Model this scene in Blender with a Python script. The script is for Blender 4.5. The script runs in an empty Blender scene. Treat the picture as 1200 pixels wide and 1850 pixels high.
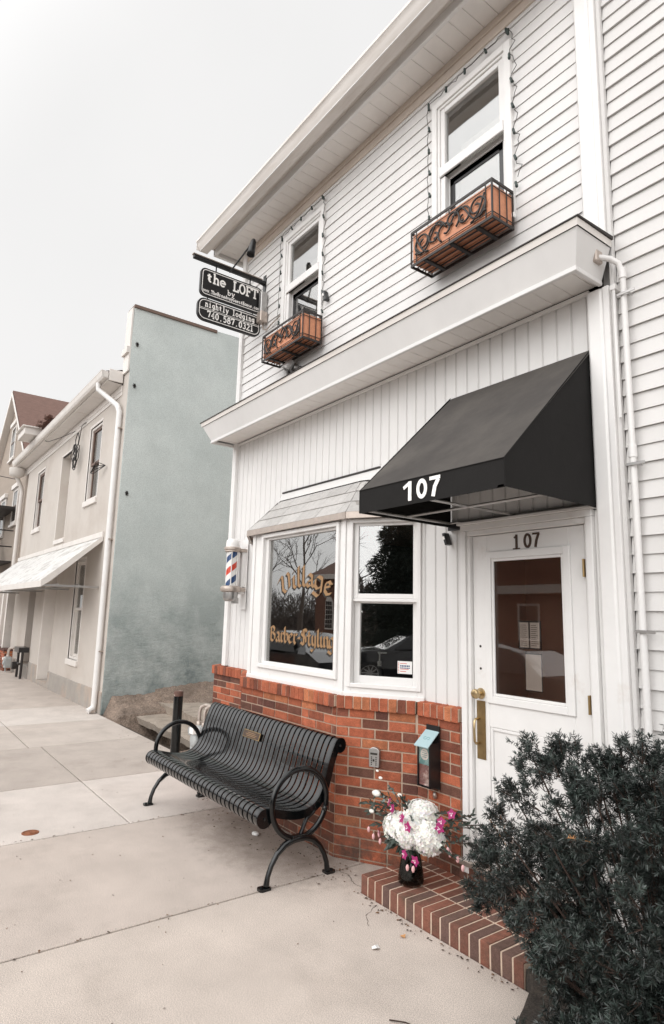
import bpy, math, random
import numpy as np
from mathutils import Vector, Matrix
R=math.radians; pi=math.pi
rnd=random.Random(7)
scn=bpy.context.scene
COL=scn.collection
# ------------------------------------------------------------ materials
def mat(name,col,rough=.6,metal=0,var=.0,vscale=4,bump=0,bscale=40,spec=.5,col2=None,c2scale=1.5,c2thr=(.45,.65),attr=None,coat=0,stretch=(1,1,1),fine=0,fscale=300,dirt=None):
    m=bpy.data.materials.new(name); m.use_nodes=True; nt=m.node_tree; N=nt.nodes; Lk=nt.links
    b=N['Principled BSDF']; b.inputs['Roughness'].default_value=rough; b.inputs['Metallic'].default_value=metal
    b.inputs['Specular IOR Level'].default_value=spec; b.inputs['Coat Weight'].default_value=coat
    tc=N.new('ShaderNodeTexCoord'); mp=N.new('ShaderNodeMapping'); mp.inputs['Scale'].default_value=stretch
    Lk.new(tc.outputs['Object'],mp.inputs['Vector']); V=mp.outputs[0]
    def noise(s,d=5,r=.6):
        n=N.new('ShaderNodeTexNoise'); n.inputs['Scale'].default_value=s; n.inputs['Detail'].default_value=d; n.inputs['Roughness'].default_value=r
        Lk.new(V,n.inputs['Vector']); return n.outputs[0]
    def ramp(o,a,c,ca=(0,0,0,1),cb=(1,1,1,1)):
        r=N.new('ShaderNodeValToRGB'); r.color_ramp.elements[0].position=a; r.color_ramp.elements[1].position=c
        r.color_ramp.elements[0].color=ca; r.color_ramp.elements[1].color=cb; Lk.new(o,r.inputs[0]); return r.outputs[0]
    def mix(kind,f,a,c):
        x=N.new('ShaderNodeMix'); x.data_type='RGBA'; x.blend_type=kind
        for i,v in ((0,f),(6,a),(7,c)):
            if isinstance(v,(int,float)): x.inputs[i].default_value=v
            elif isinstance(v,tuple): x.inputs[i].default_value=(*v[:3],1)
            else: Lk.new(v,x.inputs[i])
        return x.outputs[2]
    c=tuple(col)
    if attr:
        a=N.new('ShaderNodeAttribute'); a.attribute_name=attr; c=a.outputs['Color']
    if col2: c=mix('MIX',ramp(noise(c2scale,6,.65),*c2thr),c,tuple(col2))
    if var: c=mix('MULTIPLY',1.0,c,ramp(noise(vscale,6,.65),.25,.75,(1-var,)*3+(1,),(1+var*.6,)*3+(1,)))
    if fine: c=mix('MULTIPLY',1.0,c,ramp(noise(fscale,2,.7),.38,.62,(1-fine,)*3+(1,),(1+fine,)*3+(1,)))
    if dirt:  # dirt: (colour, z0, z1) splash-back weathering near the ground with its own ragged noise edge
        sp=N.new('ShaderNodeSeparateXYZ'); Lk.new(tc.outputs['Object'],sp.inputs[0])
        mr=N.new('ShaderNodeMapRange'); mr.inputs[1].default_value=dirt[1]; mr.inputs[2].default_value=dirt[2]; mr.inputs[3].default_value=1; mr.inputs[4].default_value=0
        Lk.new(sp.outputs[2],mr.inputs[0]); mu=N.new('ShaderNodeMath'); mu.operation='MULTIPLY'; Lk.new(mr.outputs[0],mu.inputs[0]); Lk.new(ramp(noise(dirt[3] if len(dirt)>3 else 5,6,.7),.35,.6),mu.inputs[1])
        c=mix('MIX',mu.outputs[0],c,tuple(dirt[0]))
    if isinstance(c,tuple): b.inputs['Base Color'].default_value=(*c[:3],1)
    else: Lk.new(c,b.inputs['Base Color'])
    if bump:
        bp=N.new('ShaderNodeBump'); bp.inputs['Strength'].default_value=bump; bp.inputs['Distance'].default_value=.01
        Lk.new(noise(bscale,6,.65),bp.inputs['Height']); Lk.new(bp.outputs[0],b.inputs['Normal'])
    return m
def glassmat(name,tint=(.9,.92,.9),ior=1.9,rough=0.0,wav=.0):
    m=bpy.data.materials.new(name); m.use_nodes=True; nt=m.node_tree; N=nt.nodes; Lk=nt.links
    N.remove(N['Principled BSDF']); o=N['Material Output']
    t=N.new('ShaderNodeBsdfTransparent'); t.inputs[0].default_value=(*tint,1)
    g=N.new('ShaderNodeBsdfGlossy'); g.inputs['Roughness'].default_value=rough
    f=N.new('ShaderNodeFresnel'); x=N.new('ShaderNodeMixShader')
    ge=N.new('ShaderNodeNewGeometry'); q=N.new('ShaderNodeMix'); q.inputs[2].default_value=ior; q.inputs[3].default_value=1/ior; Lk.new(ge.outputs['Backfacing'],q.inputs[0]); Lk.new(q.outputs[0],f.inputs[0])
    Lk.new(f.outputs[0],x.inputs[0]); Lk.new(t.outputs[0],x.inputs[1]); Lk.new(g.outputs[0],x.inputs[2]); Lk.new(x.outputs[0],o.inputs[0])
    if wav:
        n=N.new('ShaderNodeTexNoise'); n.inputs['Scale'].default_value=2.5; n.inputs['Detail'].default_value=1
        bp=N.new('ShaderNodeBump'); bp.inputs['Strength'].default_value=wav; bp.inputs['Distance'].default_value=.01
        tc=N.new('ShaderNodeTexCoord'); Lk.new(tc.outputs['Object'],n.inputs['Vector'])
        Lk.new(n.outputs[0],bp.inputs['Height']); Lk.new(bp.outputs[0],g.inputs['Normal'])
    return m
W=dict(
 vinyl=mat('white_vinyl',(.725,.713,.70),.55,var=.08,vscale=2.0,bump=.10,bscale=6,spec=.3,stretch=(1,1,.5)),
 vinyl2=mat('grey_white_vinyl',(.66,.645,.63),.5,var=.06,vscale=1.5,bump=.12,bscale=5,spec=.3,stretch=(1,1,.6)),
 trim=mat('white_trim_paint',(.79,.777,.762),.4,var=.05,vscale=5,bump=.05,bscale=30,col2=(.66,.61,.57),c2scale=4,c2thr=(.62,.8)),
 eavew=mat('weathered_eave_white',(.78,.74,.70),.6,var=.12,vscale=6,col2=(.5,.44,.39),c2scale=3,c2thr=(.5,.8),stretch=(.5,3,3)),
 soffit=mat('soffit_panel',(.84,.81,.78),.6,var=.08,vscale=3),  # albedo lifted to paint in ground bounce missing under the eaves
 frieze=mat('stained_frieze',(.62,.54,.47),.7,var=.15,vscale=5,stretch=(.4,1,2)),
 brick=mat('brick',(.4,.12,.06),.85,attr='tone',var=.38,vscale=17,bump=.6,bscale=70,fine=.2,fscale=160,spec=.25,dirt=((.07,.05,.04),0.02,.42,6)),
 brickstep=mat('step_brick',(.4,.12,.06),.85,attr='tone',var=.25,vscale=30,bump=.5,bscale=90,fine=.15,fscale=220,spec=.25,col2=(.12,.075,.055),c2scale=7,c2thr=(.5,.7)),
 mortarstep=mat('step_mortar',(.60,.46,.36),.95,var=.2,vscale=25,bump=.4,bscale=120),
 mortar=mat('mortar',(.50,.37,.28),.95,var=.2,vscale=20,bump=.5,bscale=120,dirt=((.12,.09,.07),0.0,.4,6)),
 conc=mat('sidewalk_concrete',(.47,.402,.35),.9,var=.15,vscale=2.6,fine=.30,fscale=210,spec=.25,col2=(.36,.30,.255),c2scale=1.7,c2thr=(.52,.8)),
 conc2=mat('rough_old_concrete',(.34,.285,.235),.95,var=.35,vscale=6,bump=1,bscale=22,fine=.2,fscale=120),
 joint=mat('joint_dirt',(.05,.035,.026),1,var=.3,vscale=20),
 soil=mat('bare_soil',(.25,.19,.15),1,var=.5,vscale=5,bump=1,bscale=18,fine=.45,fscale=70,col2=(.10,.075,.06),c2scale=2.5,c2thr=(.5,.68)),
 mulch=mat('dark_mulch',(.05,.04,.032),1,var=.5,vscale=20,bump=1,bscale=60,fine=.4,fscale=120),
 asphalt=mat('asphalt',(.15,.145,.14),.9,var=.2,vscale=3,bump=.4,bscale=120,fine=.3,fscale=200),
 black=mat('black_powder_coat',(.003,.004,.0045),.13,var=.1,vscale=12,spec=.45,coat=.2),
 iron=mat('wrought_iron',(.028,.023,.021),.55,var=.25,vscale=25,spec=.5),
 slatblk=mat('glossy_slat_paint',(.004,.005,.0055),.16,spec=.5,coat=.5),
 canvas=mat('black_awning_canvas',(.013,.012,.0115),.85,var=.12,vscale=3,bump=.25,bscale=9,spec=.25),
 canvast=mat('paler_top_canvas',(.060,.054,.050),.8,var=.14,vscale=3,bump=.3,bscale=9,spec=.3,col2=(.10,.09,.08),c2scale=2.6,c2thr=(.42,.8)),  # paler copy of the black canvas, used on the sloping top
 signblk=mat('sign_black',(.007,.007,.008),.4,spec=.5,var=.1),
 signwht=mat('sign_white',(.93,.91,.88),.5),  # white pushed up because the hanging sign faces away from the sun
 wood=mat('orange_wood_planter',(.66,.285,.16),.6,var=.2,vscale=9,stretch=(.6,4,6),bump=.15,bscale=20,col2=(.34,.13,.075),c2scale=6,c2thr=(.6,.8)),
 glass=glassmat('window_glass',ior=1.72,wav=.05),
 glassb=glassmat('old_window_glass',tint=(.8,.8,.78),ior=3.5,wav=.10),
 glassd=glassmat('door_glass',tint=(.95,.92,.9),ior=1.75,wav=.02),
 vaseg=glassmat('dark_vase_glass',tint=(.42,.45,.44),ior=1.5),
 gold=mat('gold_leaf',(.36,.21,.10),.45,metal=.15,var=.2,vscale=25),
 shadow=mat('black_letter_paint',(.02,.016,.012),.6),
 polished=mat('polished_brass',(.55,.42,.24),.28,metal=.95),
 brass=mat('aged_brass',(.36,.25,.12),.38,metal=.85,var=.3,vscale=14,bump=.1),
 bronze=mat('bronze_numeral',(.085,.055,.04),.45,metal=.4),
 chrome=mat('satin_grey_metal',(.45,.44,.43),.35,metal=.8,var=.15,vscale=12),
 warmmetal=mat('weathered_aluminium',(.50,.43,.38),.4,metal=.55,var=.15,vscale=18),
 red=mat('pole_red',(.60,.06,.03),.25,coat=.6), blue=mat('pole_blue',(.025,.065,.17),.25,coat=.6), white=mat('pole_white',(.80,.79,.77),.25,coat=.6),
 shing=mat('pale_grey_shingle',(.47,.45,.43),.9,attr='tone',var=.14,vscale=20,bump=.5,bscale=150,fine=.12,fscale=260),
 darkedge=mat('dark_shingle_edge',(.045,.04,.038),.9),
 stucco=mat('sage_green_stucco',(.62,.665,.645),.92,var=.10,vscale=1.3,bump=.45,bscale=26,col2=(.50,.55,.535),c2scale=.9,c2thr=(.38,.8),stretch=(1,1,1),dirt=((.235,.28,.275),.5,3.6,1.3),fine=.10,fscale=60),
 cream=mat('cream_stucco',(.56,.515,.47),.9,var=.07,vscale=1.2,bump=.3,bscale=20,col2=(.46,.40,.35),c2scale=.8,c2thr=(.5,.8)),
 creamtrim=mat('white_old_trim',(.74,.70,.66),.6,var=.08,vscale=4,col2=(.55,.49,.43),c2scale=3,c2thr=(.6,.8)),
 stone=mat('patched_stone_base',(.43,.355,.30),.9,var=.15,vscale=4,bump=.4,bscale=15,col2=(.36,.33,.30),c2scale=1.3,c2thr=(.42,.5)),
 tan=mat('tan_painted_brick',(.36,.30,.25),.9,var=.12,vscale=3,bump=.6,bscale=30,stretch=(.3,.3,1.4)),
 redroof=mat('brown_red_shingle',(.17,.098,.078),.9,var=.25,vscale=6,bump=.6,bscale=24,stretch=(1,1,3),fine=.2,fscale=60),
 whitemetal=mat('peeling_white_metal',(.66,.65,.63),.5,var=.08,vscale=3,col2=(.47,.45,.43),c2scale=3.5,c2thr=(.48,.62),stretch=(.5,1.6,1)),
 brownwood=mat('brown_window_wood',(.17,.11,.085),.6,var=.2,vscale=8),
 darkin=mat('dark_interior',(.06,.05,.045),.9), notice=mat('notice_card',(.30,.28,.26),.7),  # notice paper darkened to grey for the dim light behind the door glass
 inwall=mat('interior_brown_wall',(.62,.40,.31),.85,var=.12,vscale=2),  # wall colour brightened to make up for daylight lacking in the hall
 inshop=mat('shop_grey_wall',(.16,.15,.145),.85,var=.3,vscale=1.4), infloor=mat('interior_floor',(.14,.10,.075),.5),
 curtain=mat('pale_curtain',(.62,.59,.56),.9,var=.2,vscale=8,stretch=(8,8,.4)),
 pipe=mat('white_pvc',(.76,.745,.73),.4,var=.06,vscale=4),
 meterg=mat('meter_grey_paint',(.40,.42,.42),.5,var=.2,vscale=12,bump=.1),
 plastic=mat('black_plastic',(.012,.012,.013),.3,spec=.6), teal=mat('teal_card',(.20,.42,.44),.5,var=.1), tealp=mat('pale_teal_card',(.36,.50,.53),.5), paper=mat('white_paper',(.75,.74,.72),.7),
 photo=mat('brochure_picture',(.28,.14,.13),.4,var=.4,vscale=18,col2=(.6,.5,.47),c2scale=11,c2thr=(.5,.6)),
 needle=mat('yew_needle',(.02,.03,.028),.36,attr='tone',spec=.55,var=.2,vscale=6), bark=mat('bark',(.05,.03,.022),.9,var=.3,vscale=20,bump=.5),
 dead=mat('dead_needles',(.50,.25,.10),.8,var=.3,vscale=30),
 petal=mat('white_petal',(.84,.82,.78),.6,attr='tone'), leaf=mat('dark_leaf',(.035,.05,.038),.5,var=.4,vscale=30), eucal=mat('grey_green_leaf',(.14,.17,.155),.6,var=.3,vscale=30),
 stem=mat('green_stem',(.05,.07,.03),.6), rust=mat('rusty_iron',(.25,.09,.04),.9,var=.4,vscale=30,bump=.6),
 foliage=mat('tree_foliage',(.03,.04,.032),.9,attr='tone',spec=.1), trunkm=mat('tree_bark',(.14,.115,.10),.9,var=.3,vscale=6,bump=.6),
 oldbrick=mat('far_brick',(.20,.10,.07),.9,var=.25,vscale=10,bump=.3), carpaint=mat('dark_car_paint',(.02,.022,.026),.2,metal=.4,coat=1), tyre=mat('tyre_rubber',(.015,.015,.015),.8),
 cable=mat('black_cable',(.02,.018,.017),.6), greenbulb=mat('dark_green_socket',(.014,.03,.025),.4,spec=.6),
)
# ------------------------------------------------------------ mesh builder (world coordinates)
ORG={}
class MB:
    def __init__(s): s.v=[]; s.f=[]; s.c=[]; s.m=[]; s.col=(1,1,1); s.mi=0; s.eps=0
    def add(s,vs,fs,col=None,mi=None):
        n=len(s.v); s.v+= [tuple(p) for p in vs]
        for f in fs: s.f.append([i+n for i in f]); s.c.append(col or s.col); s.m.append(s.mi if mi is None else mi)
        return s
    def box(s,x0,y0,z0,x1,y1,z1,**k):
        x0,x1=min(x0,x1),max(x0,x1); y0,y1=min(y0,y1),max(y0,y1); z0,z1=min(z0,z1),max(z0,z1)
        return s.add([(x0,y0,z0),(x1,y0,z0),(x1,y1,z0),(x0,y1,z0),(x0,y0,z1),(x1,y0,z1),(x1,y1,z1),(x0,y1,z1)],
          [(0,3,2,1),(4,5,6,7),(0,1,5,4),(1,2,6,5),(2,3,7,6),(3,0,4,7)],**k)
    def obox(s,o,u,v,w,**k):
        o,u,v,w=map(Vector,(o,u,v,w)); P=[o,o+u,o+u+v,o+v,o+w,o+u+w,o+u+v+w,o+v+w]
        return s.add(P,[(0,3,2,1),(4,5,6,7),(0,1,5,4),(1,2,6,5),(2,3,7,6),(3,0,4,7)],**k)
    def prism(s,pts,vec,**k):
        n=len(pts); vec=Vector(vec); P=[Vector(p) for p in pts]; P+= [p+vec for p in P]
        return s.add(P,[tuple(range(n))[::-1],tuple(range(n,2*n))]+[(i,(i+1)%n,(i+1)%n+n,i+n) for i in range(n)],**k)
    def tube(s,path,r,n=8,closed=False,caps=True,flat=1,**k):
        P=[Vector(p) for p in path]; m=len(P); rs=r if isinstance(r,(list,tuple)) else [r]*m; base=len(s.v); vs=[]; up=None
        for i,p in enumerate(P):
            if closed: d=P[(i+1)%m]-P[i-1]
            else: d=P[min(i+1,m-1)]-P[max(i-1,0)]
            d=d.normalized() if d.length>1e-9 else Vector((0,0,1))
            if up is None:
                a=Vector((0,0,1)) if abs(d.z)<.9 else Vector((1,0,0)); up=(a-d*a.dot(d)).normalized()
            else:
                up=up-d*up.dot(d); up=up.normalized() if up.length>1e-6 else Vector((1,0,0))
            q=d.cross(up)
            for j in range(n):
                a=2*pi*j/n; vs.append(p+up*math.cos(a)*rs[i]+q*math.sin(a)*rs[i]*flat)
        fs=[]
        for i in range(m if closed else m-1):
            for j in range(n):
                a=i*n+j; b=i*n+(j+1)%n; c=((i+1)%m)*n+(j+1)%n; d=((i+1)%m)*n+j; fs.append((a,b,c,d))
        if caps and not closed: fs+= [tuple(range(n))[::-1],tuple((m-1)*n+j for j in range(n))]
        return s.add(vs,fs,**k)
    def lathe(s,c,prof,n=24,axis=(0,0,1),**k):
        c=Vector(c); ax=Vector(axis).normalized(); a=Vector((1,0,0)) if abs(ax.x)<.9 else Vector((0,1,0)); u=(a-ax*a.dot(ax)).normalized(); w=ax.cross(u); vs=[]
        for r,h in prof:
            for j in range(n): t=2*pi*j/n; vs.append(c+ax*h+(u*math.cos(t)+w*math.sin(t))*r)
        fs=[]; m=len(prof)
        for i in range(m-1):
            for j in range(n): fs.append((i*n+j,i*n+(j+1)%n,(i+1)*n+(j+1)%n,(i+1)*n+j))
        if prof[0][0]>1e-5: fs.append(tuple(range(n))[::-1])
        if prof[-1][0]>1e-5: fs.append(tuple((m-1)*n+j for j in range(n)))
        return s.add(vs,fs,**k)
    def ico(s,c,r,sub=1,sc=(1,1,1),jit=0,**k):
        import bmesh
        bm=bmesh.new(); bmesh.ops.create_icosphere(bm,subdivisions=sub,radius=r)
        vs=[Vector(c)+Vector((v.co.x*sc[0],v.co.y*sc[1],v.co.z*sc[2]))*(1+rnd.uniform(-jit,jit)) for v in bm.verts]
        fs=[tuple(v.index for v in f.verts) for f in bm.faces]; bm.free(); return s.add(vs,fs,**k)
    # pen strokes on a plane: frame=(origin,u,v,n); pts 2-D; w = width (round pen) or nib=(dx,dy)
    def stroke(s,fr,pts,w=None,nib=None,thick=.002,tr=None):
        o,u,v,n=fr; P=[Vector(p) for p in pts]
        if tr: P=[Vector(tr(p)) for p in P]
        A=[];B=[]; m=len(P); closed=(P[0]-P[-1]).length<1e-6
        for i in range(m):
            if nib: h=Vector(nib)/2
            else:
                a=P[i]-P[i-1] if (i>0 or closed) else P[1]-P[0]
                if i==0 and closed: a=P[0]-P[-2]
                b=P[i+1]-P[i] if i<m-1 else (P[1]-P[0] if closed else a)
                a=a.normalized(); b=b.normalized(); t=(a+b); t=t.normalized() if t.length>.1 else b
                h=Vector((-t.y,t.x))*w/2/max(.6,t.dot(b))
            A.append(P[i]+h); B.append(P[i]-h)
        s.eps+=3e-5; e=thick+s.eps
        f3=lambda q,k:o+u*q.x+v*q.y+n*k
        vs=[f3(q,e) for q in A]+[f3(q,e) for q in B]+[f3(q,0.0003) for q in A]+[f3(q,.0003) for q in B]
        fs=[]
        for i in range(m-1): fs+= [(i,i+1,m+i+1,m+i),(i,2*m+i,2*m+i+1,i+1),(m+i,m+i+1,3*m+i+1,3*m+i)]
        if not closed: fs+= [(0,m,3*m,2*m),(m-1,3*m-1,4*m-1,2*m-1)]
        return s.add(vs,fs)
    def build(s,name,m,parent=None,smooth=False,bevel=0,seg=1,sub=0,auto=None):
        me=bpy.data.meshes.new(name); root=parent
        o=Vector((0,0,0)) if parent is None else ORG[parent.name]
        me.from_pydata([(p[0]-o.x,p[1]-o.y,p[2]-o.z) for p in s.v],[],s.f); me.update()
        for mm in (m if isinstance(m,(list,tuple)) else [m]): me.materials.append(W[mm] if isinstance(mm,str) else mm)
        if any(s.m): me.polygons.foreach_set('material_index',s.m)
        if any(c!=(1,1,1) for c in s.c):
            at=me.color_attributes.new('tone','FLOAT_COLOR','CORNER'); arr=[]
            for f,c in zip(s.f,s.c): arr+= [c[0],c[1],c[2],1]*len(f)
            at.data.foreach_set('color',arr)
        if smooth: me.polygons.foreach_set('use_smooth',[True]*len(me.polygons))
        if auto is not None: me.polygons.foreach_set('use_smooth',[True]*len(me.polygons)); me.set_sharp_from_angle(angle=R(auto))
        ob=bpy.data.objects.new(name,me); COL.objects.link(ob)
        if parent is not None: ob.parent=parent; ORG[ob.name]=o
        else: ORG[ob.name]=Vector((0,0,0))
        if bevel:
            bv=ob.modifiers.new('bevel','BEVEL'); bv.width=bevel; bv.segments=seg; bv.limit_method='ANGLE'; bv.angle_limit=R(40)
        if sub: sm=ob.modifiers.new('sub','SUBSURF'); sm.levels=sm.render_levels=sub
        return ob
def tag(o,label=None,cat=None,group=None,kind=None):
    if label: o['label']=label
    if cat: o['category']=cat
    if group: o['group']=group
    if kind: o['kind']=kind
    return o
def thing(name,loc,label,cat,group=None):
    e=bpy.data.objects.new(name,None); COL.objects.link(e); e.location=loc; e.empty_display_size=.1; ORG[e.name]=Vector(loc); return tag(e,label,cat,group)
def rebase(o,loc):   # top-level mesh built in world coordinates: move its origin to its base
    d=Vector(loc)-o.location; o.data.transform(Matrix.Translation(-d)); o.location=loc; ORG[o.name]=Vector(loc); return o
def solo(mb,name,m,loc,label,cat,group=None,**k): return tag(rebase(mb.build(name,m,None,**k),loc),label,cat,group)
def arc(cx,cy,rx,ry,a0,a1,n=12): return [(cx+rx*math.cos(R(a0+(a1-a0)*i/n)),cy+ry*math.sin(R(a0+(a1-a0)*i/n))) for i in range(n+1)]
# ------------------------------------------------------------ lettering
def slab():
    G={}; A=arc
    G['t']=[[(.28,.86),(.28,.2)]+A(.42,.2,.14,.16,180,300,5),[(.08,.62),(.5,.62)]]
    G['h']=[[(.0,1),(.13,1),(.13,0)],[(.13,.42)]+A(.32,.4,.18,.22,150,0,7)+[(.5,0)],[(-.02,0),(.27,0)],[(.37,0),(.63,0)]]
    G['e']=[[(.07,.33),(.53,.33)]+A(.3,.31,.24,.3,5,320,14)]
    G['L']=[[(.15,1),(.15,0)],[(0,1),(.34,1)],[(0,0),(.56,0),(.56,.28)]]
    G['O']=[A(.3,.5,.28,.5,90,450,20)]
    G['F']=[[(.15,1),(.15,0)],[(0,1),(.58,1),(.58,.75)],[(0,0),(.34,0)],[(.15,.52),(.4,.52)],[(.4,.63),(.4,.4)]]
    G['T']=[[(.3,1),(.3,0)],[(.0,.74),(.0,1),(.6,1),(.6,.74)],[(.14,0),(.46,0)]]
    G['b']=[[(0,1),(.13,1),(.13,.02)],A(.32,.31,.22,.3,150,-150,14)]
    G['y']=[[(.07,.62),(.3,.05)],[(.53,.62),(.24,-.2),(.06,-.26)],[(-.02,.62),(.2,.62)],[(.4,.62),(.62,.62)]]
    G['w']=[[(.05,.62),(.17,.02),(.3,.5),(.43,.02),(.55,.62)],[(-.03,.62),(.15,.62)],[(.45,.62),(.63,.62)]]
    G['.']=[[(.22,.06),(.36,.06)],[(.22,.0),(.36,.0)]]
    G['B']=[[(.12,1),(.12,0)],[(0,1),(.3,1)]+A(.32,.76,.2,.24,90,-90,7)+[(.12,.52)],[(.12,.52),(.34,.52)]+A(.34,.26,.22,.26,90,-90,7)+[(0,0)]]
    G['r']=[[(.03,.62),(.18,.62),(.18,0)],[(.03,0),(.4,0)],[(.18,.4)]+A(.38,.4,.18,.2,150,50,5)]
    G['o']=[A(.3,.31,.24,.31,90,450,16)]
    G['a']=[A(.28,.44,.18,.18,150,20,6)+[(.46,.4),(.46,.08),(.58,0)],A(.27,.18,.2,.18,70,330,10)]
    G['d']=[[(.34,1),(.47,1),(.47,0),(.6,0)],A(.28,.31,.22,.3,30,330,14)]
    G['G']=[A(.3,.5,.27,.5,50,330,16)+[(.55,.42)],[(.34,.42),(.63,.42)]]
    G['u']=[[(.0,.62),(.13,.62),(.13,.22)]+A(.3,.22,.17,.21,180,320,6),[(.36,.62),(.48,.62),(.48,0),(.6,0)]]
    G['s']=[A(.3,.46,.2,.15,30,230,8)+A(.3,.16,.22,.16,60,-150,8)]
    G['H']=[[(.13,1),(.13,0)],[(.47,1),(.47,0)],[(.13,.52),(.47,.52)],[(0,1),(.26,1)],[(.34,1),(.6,1)],[(0,0),(.26,0)],[(.34,0),(.6,0)]]
    G['c']=[A(.32,.31,.25,.31,40,320,12)]
    G['m']=[[(-.04,.62),(.08,.62),(.08,0)],[(.08,.45)]+A(.2,.45,.11,.17,150,0,5)+[(.31,0)],[(.31,.45)]+A(.43,.45,.11,.17,150,0,5)+[(.54,0)],[(-.02,0),(.16,0)],[(.48,0),(.64,0)]]
    G['n']=[[(0,.62),(.13,.62),(.13,0)],[(.13,.42)]+A(.32,.4,.18,.22,150,0,7)+[(.5,0)],[(-.02,0),(.27,0)],[(.37,0),(.63,0)]]
    G['i']=[[(.1,.62),(.3,.62),(.3,0)],[(.08,0),(.52,0)],[(.3,.92),(.3,.8)]]
    G['l']=[[(.1,1),(.3,1),(.3,0)],[(.08,0),(.52,0)]]
    G['g']=[A(.27,.34,.2,.27,30,330,12),[(.58,.62),(.46,.62),(.46,-.1)]+A(.28,-.1,.18,.16,0,-150,6)]
    G['7']=[[(.06,.78),(.06,1),(.54,1),(.28,0)]]
    G['4']=[[(.42,0),(.42,1),(.04,.32),(.58,.32)],[(.27,0),(.56,0)]]
    G['0']=[A(.3,.5,.23,.5,90,450,18)]
    G['5']=[[(.5,1),(.14,1),(.11,.56)]+A(.28,.33,.24,.33,120,-150,10)]
    G['8']=[A(.3,.75,.19,.24,90,450,14),A(.3,.26,.24,.26,90,450,14)]
    G['3']=[A(.28,.76,.2,.23,150,-80,9),A(.28,.27,.24,.27,80,-150,10)]
    G['2']=[A(.3,.74,.22,.26,170,-20,8)+[(.06,0),(.55,0),(.55,.14)]]
    G['1']=[[(.1,.82),(.3,1),(.3,0)],[(.08,0),(.52,0)]]
    return G
SL=slab()
BL={ # broad-nib blackletter skeletons
 'V':[[(0,.78),(.12,.95),(.2,.86),(.2,.2),(.36,0)],[(.36,.0),(.6,.22),(.6,.86),(.5,1.0)],[(.02,.8),(-.12,.66)]],
 'i':[[(-.02,.52),(.1,.64),(.1,.12),(.22,0)],[(.06,.82),(.16,.9)]],
 'l':[[(-.02,.92),(.1,1.05),(.1,.12),(.22,0)]],
 'a':[[(.0,.5),(.14,.64),(.3,.52),(.3,.12),(.42,0)],[(.3,.36),(.04,.24),(.04,.1),(.14,0),(.3,.12)]],
 'g':[[(.32,.56),(.16,.64),(.02,.5),(.02,.14),(.14,.02),(.32,.14)],[(.26,.64),(.36,.54),(.36,-.16),(.2,-.34),(-.08,-.2)],[(-.08,-.2),(-.02,-.1)]],
 'e':[[(.02,.52),(.02,.14),(.16,0),(.36,.12)],[(.02,.5),(.18,.64),(.34,.5),(.04,.3)]],
 'B':[[(.1,.95),(.1,.1),(.0,0)],[(.0,.9),(.24,1.),(.44,.86),(.4,.62),(.12,.56)],[(.3,.56),(.5,.42),(.5,.14),(.3,0),(.1,.1)]],
 'r':[[(-.02,.52),(.1,.64),(.1,.12),(.22,0)],[(.1,.46),(.26,.62),(.36,.54)]],
 'b':[[(-.02,.92),(.08,1.02),(.08,.12),(.2,0),(.38,.14),(.38,.48),(.24,.62),(.08,.46)]],
 '-':[[(.04,.36),(.18,.42),(.3,.36)]],
 'S':[[(.56,.84),(.4,1.),(.14,.9),(.1,.68),(.48,.42),(.5,.16),(.3,0),(.02,.14)],[(.3,.98),(.3,.04)]],
 't':[[(.1,.86),(.1,.12),(.24,0)],[(-.06,.6),(.26,.62)]],
 'y':[[(-.02,.52),(.1,.64),(.1,.16),(.22,.04),(.34,.12)],[(.36,.64),(.36,-.1),(.16,-.32),(.0,-.22)]],
 'n':[[(-.02,.52),(.1,.64),(.1,.12),(.18,.02)],[(.1,.48),(.26,.64),(.38,.54),(.38,.12),(.48,0)]],
}
BW={'V':.72,'i':.27,'l':.27,'a':.45,'g':.5,'e':.42,'B':.62,'r':.36,'b':.5,'-':.34,'S':.66,'t':.32,'y':.48,'n':.52}
def slabtext(mb,fr,txt,x0,x1,z,h,w,adv=.74):
    n=len(txt); sx=(x1-x0)/(n*adv-.12)
    for i,ch in enumerate(txt):
        if ch==' ': continue
        for st in SL[ch]: mb.stroke(fr,[(x0+(p[0]+i*adv)*sx,z+p[1]*h) for p in st],w=w,thick=.001)
# ------------------------------------------------------------ bricks
def brickcol(dark=.25):
    r=rnd.random(); dark*=.85
    if r<dark: b=rnd.choice([(.15,.07,.05),(.13,.055,.042),(.19,.075,.05)])
    elif r<dark+.24: b=rnd.choice([(.26,.08,.045),(.33,.095,.05),(.20,.07,.045)])
    elif r<dark+.33: b=(.46,.165,.08)
    else: b=(.41,.122,.064)
    k=rnd.uniform(.82,1.15); return tuple(c*k for c in b)
def brickface(mb,p0,p1,z0,z1,nrm,pitch=.0677,L=.204,dark=.25,proj=.006,off=0,fitx=True):
    """running bond of real bricks standing off a mortar sheet"""
    p0=Vector((*p0,0));p1=Vector((*p1,0)); t=(p1-p0); LL=t.length; t=t.normalized(); n=Vector((*nrm,0)).normalized(); up=Vector((0,0,1))
    mb.add([p0+up*z0,p1+up*z0,p1+up*z1,p0+up*z1],[(0,1,2,3)],mi=1)
    k=0; zt=z1
    while zt>z0+.01:
        zb=max(zt-pitch+.0095,z0); x=-(L/2 if (k+off)%2 else 0)-.0
        while x<LL:
            a=max(x,0)+.004; l=L
            if rnd.random()<.06: l=L/2
            b=min(x+l-.0085,LL-.001)
            if b-a>.015:
                j=rnd.uniform(-.0012,.0012)
                mb.obox(p0+t*a+up*(zb+rnd.uniform(-.0008,.0008)),t*(b-a),up*(zt-zb),n*(proj+j),col=brickcol(dark))
            x+=l
        zt-=pitch; k+=1
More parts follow.
